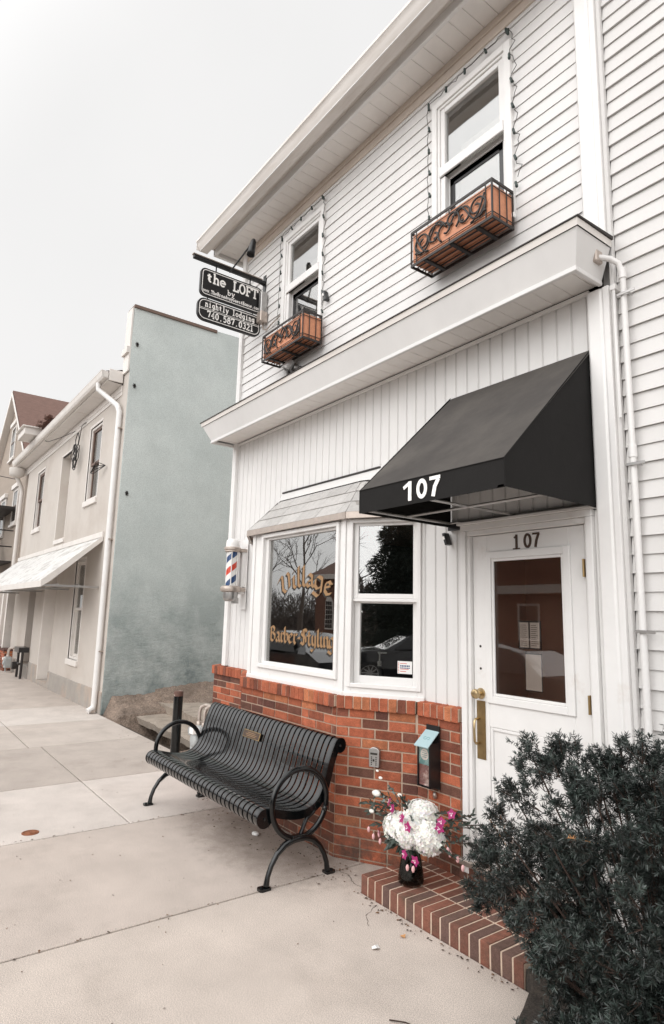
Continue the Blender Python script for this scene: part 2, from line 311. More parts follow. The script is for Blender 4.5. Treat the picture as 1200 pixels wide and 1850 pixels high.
def soldiers(mb,p0,p1,z0,z1,n,proj,depth,dark=.06):
    p0=Vector((*p0,0));p1=Vector((*p1,0)); t=(p1-p0); LL=t.length; t=t.normalized(); n=Vector((*n,0)).normalized(); k=max(1,round(LL/.0677)); w=LL/k
    mb.obox(p0-n*depth+Vector((0,0,z0+.006)),t*LL,n*(depth+proj-.005),Vector((0,0,z1-z0-.012)),mi=1)
    for i in range(k):
        a=w*i+.004; j=rnd.uniform(-.0015,.0015)
        o=p0+t*a; wd=t*(w-.008)
        f0=o+n*(proj+j)+Vector((0,0,z0)); b0=o-n*depth+Vector((0,0,z0)); hF=Vector((0,0,z1-z0-.006)); hB=Vector((0,0,z1-z0+.004))
        mb.add([b0,b0+wd,f0+wd,f0,b0+hB,b0+wd+hB,f0+wd+hF,f0+hF],[(0,3,2,1),(4,5,6,7),(0,1,5,4),(1,2,6,5),(2,3,7,6),(3,0,4,7)],col=brickcol(dark))
# ------------------------------------------------------------ siding
def lap(mb,x0,x1,z0,z1,y,z_off,pitch,holes=(),lips=(.012,.0075)):
    zs=[]; k=math.floor((z0-z_off)/pitch)-1
    while z_off+k*pitch<z1+pitch: zs.append((z_off+k*pitch,k)); k+=1
    for zb,k in zs:
        zt=zb+pitch; lip=lips[k%2]
        cuts=sorted({max(zb,z0),min(zt,z1)}|{h[1] for h in holes if zb<h[1]<zt}|{h[3] for h in holes if zb<h[3]<zt})
        cuts=[c for c in cuts if z0-1e-6<=c<=z1+1e-6]
        for a,b in zip(cuts,cuts[1:]):
            if b-a<1e-4: continue
            zm=(a+b)/2; xs=[(x0,x1)]
            for hx0,hz0,hx1,hz1 in holes:
                if hz0<zm<hz1:
                    nx=[]
                    for p,q in xs:
                        if hx0>p: nx.append((p,min(q,hx0)))
                        if hx1<q: nx.append((max(p,hx1),q))
                    xs=nx
            ya=y-lip*(1-(a-zb)/pitch)**.85; yb=y-lip*(max(0,1-(b-zb)/pitch))**.85
            zr=a+.004 if abs(a-zb)<1e-5 else a
            for p,q in xs:
                if q-p<.002: continue
                n=max(1,int((q-p)/1.2))
                for i in range(n):
                    u,v=p+(q-p)*i/n,p+(q-p)*(i+1)/n
                    mb.add([(u,ya,a),(v,ya,a),(v,yb,b),(u,yb,b)],[(0,1,2,3)])
                if abs(a-zb)<1e-5: mb.add([(p,ya,a),(q,ya,a),(q,y+.004,a+.002),(p,y+.004,a+.002)],[(3,2,1,0)])
def vert(mb,x0,x1,z0,z1,y,x_off,pitch=.1034,d=.012,g=.009):
    xs=[x0]; k=math.floor((x0-x_off)/pitch)-1; prof=[(x0,y)]
    while True:
        c=x_off+k*pitch; k+=1
        if c>=x1: break
        for dx,dd in ((-g,0),(-g*.35,d),(g*.35,d),(g,0)):
            if x0<c+dx<x1: prof.append((c+dx,y+dd))
    prof.append((x1,y))
    mb.add([(a,b,z0) for a,b in prof]+[(a,b,z1) for a,b in prof],[(i,i+1,len(prof)+i+1,len(prof)+i) for i in range(len(prof)-1)])
def frame(mb,x0,z0,x1,z1,w,y0,y1):   # rectangular frame ring, butt joints, y0 front
    mb.box(x0,y0,z0,x0+w,y1,z1); mb.box(x1-w,y0,z0,x1,y1,z1); mb.box(x0+w,y0,z1-w,x1-w,y1,z1); mb.box(x0+w,y0,z0,x1-w,y1,z0+w)
class Fr:  # local panel frame for windows on any vertical plane: s along, z up, d outward
    def __init__(s,p0,p1):
        s.o=Vector((*p0,0)); t=Vector((*p1,0))-s.o; s.L=t.length; s.t=t.normalized(); s.n=Vector((s.t.y,-s.t.x,0)); s.u=Vector((0,0,1))
    def p(s,a,z,d): return s.o+s.t*a+s.u*z+s.n*d
    def box(s,mb,a0,z0,a1,z1,d0,d1,**k): mb.obox(s.p(a0,z0,d0),s.t*(a1-a0),s.n*(d1-d0),s.u*(z1-z0),**k)
    def ring(s,mb,a0,z0,a1,z1,w,d0,d1,wb=None):
        wb=wb or w
        s.box(mb,a0,z0,a0+w,z1,d0,d1); s.box(mb,a1-w,z0,a1,z1,d0,d1); s.box(mb,a0+w,z1-w,a1-w,z1,d0,d1); s.box(mb,a0+w,z0,a1-w,z0+wb,d0,d1)
    def fr(s,d): return (s.o+s.n*d,s.t,s.u,s.n)
# ============================================================ GUEST HOUSE
H=thing('guest_house',(-4.1,3.2,0),'white clapboard two storey shop house with red brick base, bay window and copper planters','building')
m=MB(); holes=[(-3.10,4.40,-2.35,5.80),(-5.37,4.40,-4.62,5.80)]
lap(m,-6.24,-1.84,3.93,5.95,3.2,4.074-.0965*3,.0965,holes); m.build('clapboard_siding','vinyl',H)
m=MB(); m.box(-6.24,3.178,5.945,-1.84,3.199,6.02); m.box(-6.24,3.165,6.02,-1.84,3.199,6.06); m.box(-6.24,3.172,6.06,-1.84,3.199,6.088); m.build('frieze_board','frieze',H,bevel=.004)
m=MB(); vert(m,-6.24,-5.70,1.10,3.64,3.2,-1.864); vert(m,-5.70,-3.235,2.47,3.64,3.2,-1.864); vert(m,-3.235,-2.84,1.10,3.64,3.2,-1.864); vert(m,-2.84,-1.84,2.31,3.64,3.2,-1.864)
m.build('vertical_siding','vinyl',H)
for a_ in ((-6.24,3.183,3.612,-1.84,3.199,3.64),(-3.235,3.185,1.085,-2.84,3.199,1.10),(-6.24,3.185,1.085,-5.75,3.199,1.10)): MB().box(*a_).build('siding_channel','trim',H,bevel=.003)
def cboard(x0,x1,z0,z1,y,nm='corner_board'):
    m=MB(); w=x1-x0
    P=[(x0,3.2),(x0,y+.012),(x0+w*.10,y),(x0+w*.62,y),(x0+w*.66,y+.006),(x0+w*.72,y+.006),(x0+w*.76,y),(x1,y),(x1,3.2)]
    m.prism([(a,b,z0) for a,b in P],(0,0,z1-z0)); return m.build(nm,'trim',H,bevel=.003)
cboard(-1.84,-1.70,0.0,3.60,3.145); cboard(-1.84,-1.70,3.9,6.9,3.145); cboard(-6.33,-6.24,1.13,6.085,3.16)
m=MB(); m.box(-1.70,3.165,0,-1.675,3.2,6.9); m.build('corner_board','vinyl2',H,bevel=.004)
# --- shell and rooms
m=MB(); m.box(-6.32,3.23,0,-6.25,9,6.09); m.box(-6.25,8.9,0,-1.7,9,6.09); m.box(-1.77,3.23,0,-1.7,8.9,6.09); m.build('side_wall','vinyl2',H)
m=MB(); m.box(-6.25,3.3,.1,-1.77,8.9,.2); m.build('interior_floor','infloor',H)
m=MB(); m.box(-6.25,3.24,2.66,-1.77,8.9,2.8)
for a,b in ((-6.24,-5.8),(-3.18,-2.86)): m.box(a,3.215,.2,b,3.235,2.66)
m.box(-3.9,4.3,.2,-1.78,4.36,2.66); m.box(-3.22,3.24,.2,-3.16,6.6,2.66); m.box(-2.72,4.2,.2,-2.62,4.29,2.66)
m.build('interior_wall','inwall',H)
m=MB(); m.box(-6.24,6.0,.2,-3.22,6.05,2.66); m.box(-6.24,3.25,.2,-6.2,6.0,2.66); m.box(-3.28,3.3,.2,-3.221,6,2.66)
m.box(-6.24,7.0,2.8,-1.78,7.05,6.0); m.box(-4.0,3.24,2.8,-3.96,7,6.0); m.box(-5.7,3.6,.2,-4.9,4.1,1.0); m.box(-4.7,4.5,.2,-4.2,5.0,1.25); m.box(-6.24,3.24,5.98,-1.78,8.9,6.05)
m.box(-6.24,3.206,3.7,-5.39,3.225,6);m.box(-4.6,3.206,3.7,-3.12,3.225,6);m.box(-2.33,3.206,3.7,-1.78,3.225,6); m.box(-5.39,3.206,3.7,-4.6,3.225,4.41);m.box(-3.12,3.206,3.7,-2.33,3.225,4.41);m.box(-5.39,3.206,5.8,-4.6,3.225,6);m.box(-3.12,3.206,5.8,-2.33,3.225,6)
m.build('interior_partition','inshop',H)
# --- roof and eave
e0,e1=-6.56,-1.62
def panels(mb,x0,x1,y0,y1,z,off,pitch,g=.0035,d=.008):
    xs=[(x0,z)]; k=math.floor((x0-off)/pitch)-1
    while off+k*pitch<x1:
        c=off+k*pitch; k+=1
        for dx,dd in ((-g,0),(0,d),(g,0)):
            if x0<c+dx<x1: xs.append((c+dx,z+dd))
    xs.append((x1,z)); n=len(xs)
    mb.add([(a,y0,b) for a,b in xs]+[(a,y1,b) for a,b in xs],[(i,i+1,n+i+1,n+i) for i in range(n-1)])
RF=MB(); RF.add([(-6.62,2.72,6.225),(e1,2.72,6.225),(e1,5.9,7.9),(-6.62,5.9,7.9),(-6.62,2.72,6.20),(e1,2.72,6.20),(e1,5.9,7.86),(-6.62,5.9,7.86)],[(0,1,2,3),(7,6,5,4),(0,4,5,1),(0,3,7,4),(1,5,6,2)])
RF.add([(-6.62,5.9,7.9),(e1,5.9,7.9),(e1,9.1,6.2),(-6.62,9.1,6.2)],[(0,1,2,3)]); roof=RF.build('roof','redroof',H)
m=MB(); panels(m,-6.50,e1,2.90,3.199,6.09,-4.42,.1325); m.box(-6.50,3.2,6.088,-6.33,5.9,6.10); m.build('soffit','soffit',roof)
m=MB(); m.box(e0+.02,2.868,6.045,e1,2.90,6.24); m.box(e0,2.868,6.05,e0+.045,5.9,6.19); m.build('fascia_board','trim',roof,bevel=.004)
m=MB(); m.box(e0,2.805,6.13,e1,2.867,6.2); m.build('gutter_recess','eavew',roof)
m=MB(); P=[(2.803,6.075),(2.705,6.075),(2.695,6.09),(2.675,6.13),(2.662,6.165),(2.650,6.175),(2.650,6.20),(2.655,6.20),(2.668,6.17),(2.69,6.12),(2.705,6.085),(2.795,6.085),(2.795,6.20),(2.803,6.20)]
m.prism([(-6.60,a,b) for a,b in P],(e1+6.60,0,0)); m.box(-6.605,2.66,6.08,-6.601,2.80,6.2); m.build('gutter','eavew',roof,auto=30)
m=MB(); m.box(-6.60,2.700,6.070,e1,2.708,6.078); m.build('gutter_lip','trim',roof)
# --- cornice between the storeys
bx0,bx1,tx0,tx1=-6.33,-1.735,-6.44,-1.675; yb,yt=2.885,2.815; zb,zt=3.635,3.815
m=MB()
m.add([(bx0,yb,zb),(bx1,yb,zb),(tx1,yt,zt),(tx0,yt,zt),(bx0,3.2,zb),(bx1,3.144,zb),(tx1,3.144,zt),(tx0,3.2,zt)],[(0,1,2,3),(1,5,6,2),(4,0,3,7)])
m.box(bx0-.004,yb-.006,zb-.028,bx1+.004,yb+.02,zb); m.box(bx1-.02,yb+.021,zb-.028,bx1+.004,3.144,zb); m.box(bx0-.004,yb+.021,zb-.028,bx0+.02,3.2,zb)
cor=m.build('cornice','vinyl',H,bevel=.003)
m=MB(); m.add([(tx0-.008,yt-.008,zt),(tx1+.008,yt-.008,zt),(tx1+.012,yt-.018,zt+.04),(tx0-.012,yt-.018,zt+.04),(tx1+.008,3.144,zt),(tx1+.012,3.144,zt+.04),(tx0-.008,3.2,zt),(tx0-.012,3.2,zt+.04)],[(0,1,2,3),(1,4,5,2),(6,0,3,7)]); m.build('drip_edge','eavew',cor)
m=MB(); panels(m,bx0+.02,bx1-.02,yb+.02,3.199,3.652,-1.945,.1345); m.build('soffit','soffit',cor)
m=MB(); z=zt+.041; a0,a1,yf=tx0-.022,tx1+.022,yt-.026
m.add([(a0,yf,z),(a1,yf,z),(a1,3.143,z),(a0,3.2,z),(a0,yf,z+.007),(a1,yf,z+.007),(a1,3.143,z+.02),(a0,3.2,z+.014),(-6.2,3.198,4.02),(-1.85,3.16,4.055),(-1.85,3.13,4.05)],[(0,1,5,4),(1,2,6,5),(3,0,4,7),(4,5,10,9,8),(5,6,10),(7,4,8),(0,3,2,1)]); m.build('shingle_cap','darkedge',cor)
# --- upper windows
def upwin(x0,x1):
    m=MB(); z0,z1=4.40,5.80; mid=5.17
    frame(m,x0,z0,x1,z1,.055,3.165,3.215); frame(m,x0+.056,z0+.056,x1-.056,z1-.056,.022,3.178,3.215)
    w=m.build('window','trim',H,bevel=.004)
    m=MB(); a,b=x0+.079,x1-.079
    frame(m,a,mid,b,z1-.079,.042,3.19,3.23); m.box(a,3.172,mid-.055,b,3.189,mid+.03); m.build('upper_sash','trim',w,bevel=.004)
    m=MB(); frame(m,a,z0+.079,b,mid-.02,.05,3.235,3.27); m.box(a,3.19,z0+.079,a+.045,3.234,mid-.056); m.build('sash_jamb','trim',w,bevel=.003)
    m=MB(); frame(m,a+.05,z0+.13,b-.0505,mid-.07,.04,3.245,3.262); m.box(a+.05,3.245,mid-.13,b-.05,3.262,mid-.071); m.build('lower_sash','plastic',w)
    m=MB(); m.box(a+.043,3.214,mid+.043,b-.043,3.218,z1-.122); m.build('pane','glassb',w)
    m=MB(); m.box(a+.05,3.25,z0+.12,b-.05,3.254,mid-.07); m.build('pane','glassb',w)
    m=MB(); m.box(a+.02,3.4,z0+.1,b-.02,3.405,z1-.3); m.build('roller_blind','curtain',w)
    m=MB(); m.box(x0-.02,3.14,z0-.03,x1+.02,3.165,z0+.01); m.build('sill','trim',w,bevel=.004)
    return w
upwin(-3.11,-2.34); upwin(-5.38,-4.61)
# --- brick base (with bay)
m=MB(); F=[((-6.50,3.17),(-5.80,3.17),(0,-1),15),((-5.80,3.17),(-5.27,2.86),(-.505,-.863),15),((-5.27,2.86),(-3.79,2.86),(0,-1),15),((-3.79,2.86),(-3.25,3.17),(.498,-.867),15),((-3.25,3.17),(-2.86,3.17),(0,-1),15)]
for i,(p,q,n,c) in enumerate(F): brickface(m,p,q,0.0,1.03,n,off=i%2,dark=.30)
brickface(m,(-2.86,3.17),(-2.86,3.30),0,1.03,(1,0)); brickface(m,(-6.50,3.6),(-6.50,3.17),0,1.03,(-1,0))
base=m.build('brick_base',['brick','mortar'],H,bevel=.0015)
m=MB(); soldiers(m,(-6.52,3.17),(-5.83,3.17),1.03,1.125,(0,-1),.028,.08); soldiers(m,(-5.27,2.86),(-3.79,2.86),1.03,1.125,(0,-1),.03,.08); soldiers(m,(-3.775,2.845),(-3.25,3.148),1.03,1.125,(.498,-.867),.012,.08); soldiers(m,(-3.235,3.17),(-2.855,3.17),1.03,1.125,(0,-1),.028,.04); soldiers(m,(-5.80,3.17),(-5.29,2.87),1.03,1.125,(-.505,-.863),.02,.08)
m.build('brick_ledge',['brick','mortar'],base,bevel=.002)
# --- bay window
B=MB(); P0,P1,P2,P3=(-5.75,3.2),(-5.20,2.885),(-3.75,2.885),(-3.22,3.2)
F0,F1,F2=Fr(P0,P1),Fr(P1,P2),Fr(P2,P3); zB,zT=1.118,2.47
for f,(a,b) in ((F0,(.1,.5)),(F1,(.20,1.345)),(F2,(.06,.565))):
    f.box(B,0,zB,a,zT,-.10,0); f.box(B,b,zB,f.L,zT,-.10,0); f.box(B,a,2.425,b,zT,-.1,0); f.box(B,a,zB,b,1.19 if f is F2 else 1.235,-.1,0)
bay=B.build('bay_window','trim',H,bevel=.004)
m=MB(); F1.ring(m,.165,1.225,1.375,2.435,.035,.001,.022); F1.box(m,-.01,zB-.004,1.46,zB+.035,.0,.02); F1.box(m,-.012,zB,.035,zT,.001,.014); F1.box(m,1.40,zB,1.452,zT,.001,.012)
F2.ring(m,.03,1.185,.595,2.44,.03,.001,.02); F2.box(m,0,zB-.004,.62,zB+.03,0,.02); m.build('casing','trim',bay,bevel=.003)
m=MB(); F1.ring(m,.201,1.236,1.344,2.424,.045,-.06,-.012); m.build('sash_frame','trim',bay,bevel=.004)
m=MB(); F2.ring(m,.061,1.835,.564,2.424,.036,-.045,-.014); F2.ring(m,.061,1.191,.564,1.845,.045,-.085,-.05,.075); F2.box(m,.061,1.812,.564,1.834,-.05,-.006); m.build('sash_frame','trim',bay,bevel=.003)
m=MB(); F1.box(m,.246,1.281,1.299,2.379,-.040,-.036); m.build('pane','glassb',bay)
m=MB(); F2.box(m,.097,1.871,.528,2.388,-.030,-.026); m.build('pane','glassb',bay)
m=MB(); F2.box(m,.106,1.266,.519,1.80,-.070,-.066); m.build('pane','glassb',bay)
m=MB(); m.add([(-5.7,3.22,1.11),(-5.19,2.93,1.11),(-3.76,2.93,1.11),(-3.27,3.22,1.11),(-3.27,3.5,1.11),(-5.7,3.5,1.11)],[(0,1,2,3,4,5)]); m.add([(-5.7,3.25,2.46),(-5.19,2.93,2.46),(-3.76,2.93,2.46),(-3.27,3.25,2.46)],[(0,1,2,3)]); m.box(-5.7,3.45,.2,-3.24,3.5,1.1); m.build('window_seat','inshop',bay)
# roof of the bay
def shingles(mb,a0,a1,b1,b0,n,tab,seed=0):  # a0,a1 eave left/right; b0,b1 top left/right
    a0,a1,b0,b1=map(Vector,(a0,a1,b0,b1)); N=(a1-a0).cross(b0-a0).normalized()
    if N.z<0: N=-N
    for k in range(n):
        t0,t1=k/n,min(1,(k+1.15)/n); l0,r0=a0.lerp(b0,t0),a1.lerp(b1,t0); l1,r1=a0.lerp(b0,t1),a1.lerp(b1,t1)
        d=(r0-l0); L=d.length; u=d.normalized(); x=-tab*((k*.37+seed)%1)
        lo0=(l0-a0).dot(u); lo1=(l1-a0).dot(u); hi0=(r0-a0).dot(u); hi1=(r1-a0).dot(u); base0=l0-u*lo0; base1=l1-u*lo1; x+=lo0
        while x<hi0:
            p,q=max(x,lo0)+.002,min(x+tab,hi0)-.002
            if q-p>.01:
                pp,qq=min(max(p,lo1),hi1),max(min(q,hi1),lo1); h0,h1=N*(.011+rnd.uniform(0,.002)),N*.003; g=rnd.uniform(.88,1.08)
                A=base0+u*p;B_=base0+u*q;C=base1+u*qq;D_=base1+u*pp; c=(.47*g,.452*g,.435*g)
                if (C-D_).length<.003: C=D_; 
                mb.add([A,B_,C,D_,A+h0,B_+h0,C+h1,D_+h1],[(4,5,6,7),(0,1,5,4),(1,2,6,5),(0,4,7,3)],col=c)
            x+=tab
ez=2.485; A,Bq,C,Dq=(-5.84,3.199,ez),(-5.26,2.84,ez),(-3.70,2.84,ez),(-3.10,3.199,ez); T0,T1=(-5.22,3.199,2.905),(-3.72,3.199,2.905)
T0b,T1b=(-5.10,3.10,2.79),(-3.85,3.10,2.79)
m=MB(); shingles(m,Bq,C,T1b,T0b,3,.30,.2); shingles(m,A,Bq,T0b,(-5.33,3.199,2.79),3,.3,.5); shingles(m,C,Dq,(-3.6,3.199,2.79),T1b,3,.3,.1)
m.add([A,Bq,C,Dq,T1b,T0b,(-5.33,3.199,2.79),(-3.6,3.199,2.79)],[(1,2,4,5),(0,1,5,6),(2,3,7,4)],col=(.3,.28,.26))
br=m.build('bay_roof','shing',bay)
m=MB(); m.add([(-5.335,3.19,2.80),(-5.105,3.095,2.80),(-3.845,3.095,2.80),(-3.6,3.19,2.80),T0,T1],[(1,2,5,4),(0,1,4),(2,3,5)]); m.build('roof_flashing','vinyl2',bay)
m=MB(); m.box(-5.22,3.183,2.9,-3.72,3.199,2.914); m.build('flashing_edge','darkedge',bay)
m=MB()
for p,q in ((A,Bq),(Bq,C),(C,Dq)):
    p,q=Vector(p),Vector(q); t=(q-p).normalized(); n=Vector((t.y,-t.x,0)); m.obox(p+Vector((0,0,-.045))-n*.01,q-p,n*.022,Vector((0,0,.05)))
m.add([A,Bq,C,Dq],[(0,1,2,3)]); m.build('bay_fascia','warmmetal',bay)
# gold window lettering with black shade
def letter(txt,mid,basef,h,xw,nib,wid):
    tot=sum(BW[c] for c in txt); sc=wid/tot; out=[];x=0
    for c in txt: out.append((c,x*sc)); x+=BW[c]
    return out,sc
fr=F1.fr(-.035)
def blackletter(txt,x0,x1,zf,h,rot=None,nw=.022):
    LG,LS=MB(),MB(); tot=sum(BW[c] for c in txt)-.08; sc=(x1-x0)/tot; x=0
    for c in txt:
        cx=x0+(x+BW[c]/2)*sc; a=rot(cx) if rot else 0; bz=zf(cx)
        for st in BL[c]:
            def T(p,dx=0,dz=0):
                px,pz=(p[0]-BW[c]/2+.04)*sc,p[1]*h
                return (cx+px*math.cos(a)-pz*math.sin(a)+dx+5.20, bz+px*math.sin(a)+pz*math.cos(a)+dz)
            nb=(nw*math.cos(R(38)),nw*math.sin(R(38)))
            LG.stroke(fr,[T(p) for p in st],nib=nb,thick=.0022); LS.stroke(fr,[T(p,-.011,-.011) for p in st],nib=(nb[0]*1.3,nb[1]*1.3),thick=.0008)
        x+=BW[c]
    LG.build('gold_lettering','gold',bay); LS.build('lettering_shade','shadow',bay)
# outside stroke frame sits a few mm in front of the pane
blackletter('Village',-4.76,-4.0,lambda x:1.94-.62*(x+4.38)**2,.166,lambda x:-(x+4.38)*.75,.034)
blackletter('Barber-Styling',-4.90,-3.925,lambda x:1.455-.02*(x+4.4),.130,None,.026)
m=MB(); F2.box(m,.40,1.295,.51,1.385,-.065,-.0645); SB=thing('soap_bottle',F2.p(.215,1.12,-.20),'clear hand soap bottle with white pump standing inside the double hung window','soap bottle')
ms=MB(); ms.lathe(F2.p(.215,1.12,-.20),[(0,0),(.032,0),(.034,.02),(.034,.17),(.02,.20),(.014,.21)],18); ms.build('bottle','vaseg',SB,smooth=True)
ms=MB(); ms.lathe(F2.p(.215,1.12,-.20),[(.017,.21),(.017,.245),(.006,.25),(.006,.30),(.014,.302),(.014,.315),(0,.316)],16); ms.obox(F2.p(.215,1.425,-.205),F2.t*.055,F2.n*.012,F2.u*.010); ms.build('pump','paper',SB,auto=40)
m.build('licence_sticker','paper',bay)
m=MB()
for i in range(7): F2.box(m,.405,1.302+i*.011,.412,1.307+i*.011,-.0645,-.0642)
for z,w in ((1.366,.05),(1.326,.065),(1.310,.045)): F2.box(m,.42,z,.42+w,z+.004,-.0645,-.0642)
m.build('sticker_stripes','red',bay); m=MB()
for i in range(6): F2.box(m,.42+i*.0125,1.345,.429+i*.0125,1.357,-.0645,-.0642); F2.box(m,.42+i*.0125,1.333,.430+i*.0125,1.340,-.0645,-.0642)
m.build('sticker_words','blue',bay)
# --- door
m=MB(); y=3.2
m.box(-2.755,3.192,.225,-2.635,3.235,2.247); m.box(-2.04,3.192,.225,-1.94,3.235,2.247); m.box(-2.635,3.192,2.125,-2.04,3.235,2.247); m.box(-2.635,3.192,1.04,-2.04,3.235,1.195); m.box(-2.635,3.192,.225,-2.04,3.235,.42); m.box(-2.395,3.192,.42,-2.245,3.235,1.04)
m.box(-2.635,3.206,.42,-2.395,3.23,1.04); m.box(-2.245,3.206,.42,-2.04,3.23,1.04)
door=m.build('door','trim',H,bevel=.003)
m=MB(); frame(m,-2.645,1.185,-2.03,2.135,.045,3.178,3.191); frame(m,-2.60,1.23,-2.075,2.09,.018,3.186,3.2); frame(m,-2.634,.421,-2.396,1.039,.02,3.196,3.206); frame(m,-2.244,.421,-2.041,1.039,.02,3.196,3.206); m.build('door_moulding','trim',door,bevel=.004,seg=2)
m=MB(); m.box(-2.582,3.204,1.248,-2.093,3.208,2.072); m.build('door_glass','glassd',door)
m=MB(); m.box(-2.735,3.186,.835,-2.665,3.191,1.19); pl=m.build('push_plate','brass',door,bevel=.002)
m=MB(); m.tube([(-2.715,3.186,1.08),(-2.715,3.150,1.078),(-2.715,3.140,1.06),(-2.715,3.138,1.0),(-2.715,3.142,.945),(-2.715,3.155,.93),(-2.715,3.186,.93)],.008,10); m.build('pull_handle','polished',door,smooth=True)
m=MB(); m.lathe((-2.70,3.191,1.235),[(.034,0),(.034,.006),(.014,.010),(.014,.035),(.027,.042),(.031,.055),(.026,.068),(.012,.073),(0,.073)],24,(0,-1,0)); m.build('door_knob','polished',door,auto=35)
m=MB()
for z in (1.53,1.39): MB().lathe((-2.70,3.1915,z),[(.008,0),(.008,.002),(0,.002)],12,(0,-1,0)).build('lock_hole','shadow',door)

for z in (1.26,2.0,.5):
    m=MB(); m.box(-1.943,3.165,z-.05,-1.930,3.191,z+.05); m.tube([(-1.937,3.165,z-.05),(-1.937,3.165,z+.05)],.006,8); m.build('hinge','brass',door)
m=MB(); fr=(Vector((0,3.1915,0)),Vector((1,0,0)),Vector((0,0,1)),Vector((0,-1,0)))
def numerals(m,fr,x0,z0,h,w,gap,sw):
    x=x0; m.stroke(fr,[(x-w*.22,z0+h*.78),(x+w*.05,z0+h*.88),(x+w*.1,z0+h*1.0)],w=sw*.7,thick=.006); m.stroke(fr,[(x+w*.12,z0+h),(x+w*.12,z0)],w=sw,thick=.006)
    x+=gap; m.stroke(fr,[(x+w*.5+w*.42*math.cos(t*pi/12),z0+h*.5+h*.44*math.sin(t*pi/12)) for t in range(25)],w=sw,thick=.006)
    x+=gap*1.02; m.stroke(fr,[(x-.02*w,z0+h*.94),(x+w*.92,z0+h*.94)],w=sw*.85,thick=.006); m.stroke(fr,[(x+w*.85,z0+h*.94),(x+w*.5,z0+h*.45),(x+w*.36,z0)],w=sw,thick=.006)
numerals(m,fr,-2.405,2.143,.088,.05,.062,.014); m.stroke(fr,[(-2.425,2.143),(-2.375,2.143)],w=.007,thick=.006); m.build('house_number','bronze',door)
m=MB(); m.box(-2.42,3.215,1.53,-2.26,3.22,1.70); m.box(-2.385,3.225,1.285,-2.265,3.2255,1.51); nf=m.build('notice_frame','plastic',door)
m=MB(); m.box(-2.41,3.2135,1.54,-2.347,3.2145,1.69); m.box(-2.335,3.2135,1.54,-2.27,3.2145,1.69); m.box(-2.380,3.224,1.29,-2.27,3.2245,1.50); m.build('notice_sheet','notice',door)
m=MB()
for i in range(11):
    for x in (-2.404,-2.329): m.box(x,3.2125,1.552+i*.012,x+rnd.uniform(.035,.052),3.2132,1.555+i*.012)
m.build('notice_print','shadow',door)
# door frame
m=MB(); m.box(-2.83,3.15,.15,-2.785,3.199,2.285); m.box(-2.785,3.165,.15,-2.758,3.24,2.250); m.box(-1.925,3.165,.15,-1.91,3.24,2.25); m.box(-1.91,3.15,.15,-1.868,3.199,2.285); m.box(-2.83,3.15,2.286,-1.868,3.199,2.325); m.box(-2.785,3.165,2.251,-1.91,3.24,2.285); m.box(-2.85,3.135,2.326,-1.85,3.199,2.345); m.box(-1.867,3.18,.1,-1.841,3.24,2.32)
m.build('door_frame','trim',H,bevel=.004,seg=2)
m=MB(); m.box(-2.86,3.14,.19,-1.86,3.30,.222); m.build('threshold','warmmetal',H,bevel=.004)
# ============================================================ brick step
m=MB(); z1=.105
def brow(y0,y1,x0,x1,zt,zb,slots=0):
    n=round((x1-x0)/.0677); w=(x1-x0)/n
    for i in range(n):
        c=rnd.choice([(.23,.095,.065),(.19,.085,.062),(.25,.09,.058),(.15,.09,.075),(.31,.10,.06) if i>n*.6 else (.2,.09,.065)]); k=rnd.uniform(.85,1.15)
        m.box(x0+i*w+.0050,y0,zb,x0+(i+1)*w-.0050,y1,zt+rnd.uniform(-.0015,.0015),col=tuple(q*k for q in c))
brow(2.665,2.865,-3.24,-2.02,z1,-.03); brow(2.877,3.075,-3.24,-2.02,z1,0.0); brow(3.087,3.16,-3.24,-2.02,z1,0)
m.box(-3.236,2.668,-.03,-2.024,3.16,z1-.003,mi=1)
step=solo(m,'brick_step',['brickstep','mortarstep'],(-2.63,2.9,0),'low red brick step in front of the white door','step',bevel=.004,seg=2)
m=MB(); brow(3.155,3.21,-2.87,-1.86,.188,.107); m.box(-2.868,3.160,.107,-1.862,3.30,.186,mi=1); m.build('door_riser',['brick','mortar'],H,bevel=.003)
# ============================================================ awning over the door
AW=thing('door_awning',(-2.39,3.2,2.33),'black canvas awning numbered 107 over the white door','awning')
a0,a1,wf=-2.955,-1.845,2.372; zt_,zf,zv=3.275,2.478,2.335; th=.003
m=MB()
def grid(p00,p10,p11,p01,nu,nv,sag=0,wr=0):
    p00,p10,p11,p01=map(Vector,(p00,p10,p11,p01)); N=(p10-p00).cross(p01-p00).normalized(); vs=[]
    for j in range(nv+1):
        for i in range(nu+1):
            u,v=i/nu,j/nv; q=p00.lerp(p10,u).lerp(p01.lerp(p11,u),v); s=math.sin(pi*u)*math.sin(pi*v)
            vs.append(q-N*sag*s*(1 if N.z>=0 else -1)+N*wr*math.sin(u*23+v*5)*math.sin(v*pi)*math.sin(u*pi))
    m.add(vs,[(j*(nu+1)+i,j*(nu+1)+i+1,(j+1)*(nu+1)+i+1,(j+1)*(nu+1)+i) for j in range(nv) for i in range(nu)])
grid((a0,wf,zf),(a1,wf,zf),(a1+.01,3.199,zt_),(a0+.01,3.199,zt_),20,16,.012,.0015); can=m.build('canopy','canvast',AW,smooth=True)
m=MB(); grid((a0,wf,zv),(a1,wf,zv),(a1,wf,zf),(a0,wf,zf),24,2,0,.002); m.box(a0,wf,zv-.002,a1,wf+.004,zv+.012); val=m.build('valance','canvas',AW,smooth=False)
m=MB(); m.tube([(a0,wf-.001,zf),(a1,wf-.001,zf)],.0035,6)
for x in (a0,a1): m.tube([(x,wf,zf),(x+.01*(x<-2.4),3.19,zt_)],.0035,6); m.tube([(x,wf,zv),(x,wf,zf)],.0035,6)
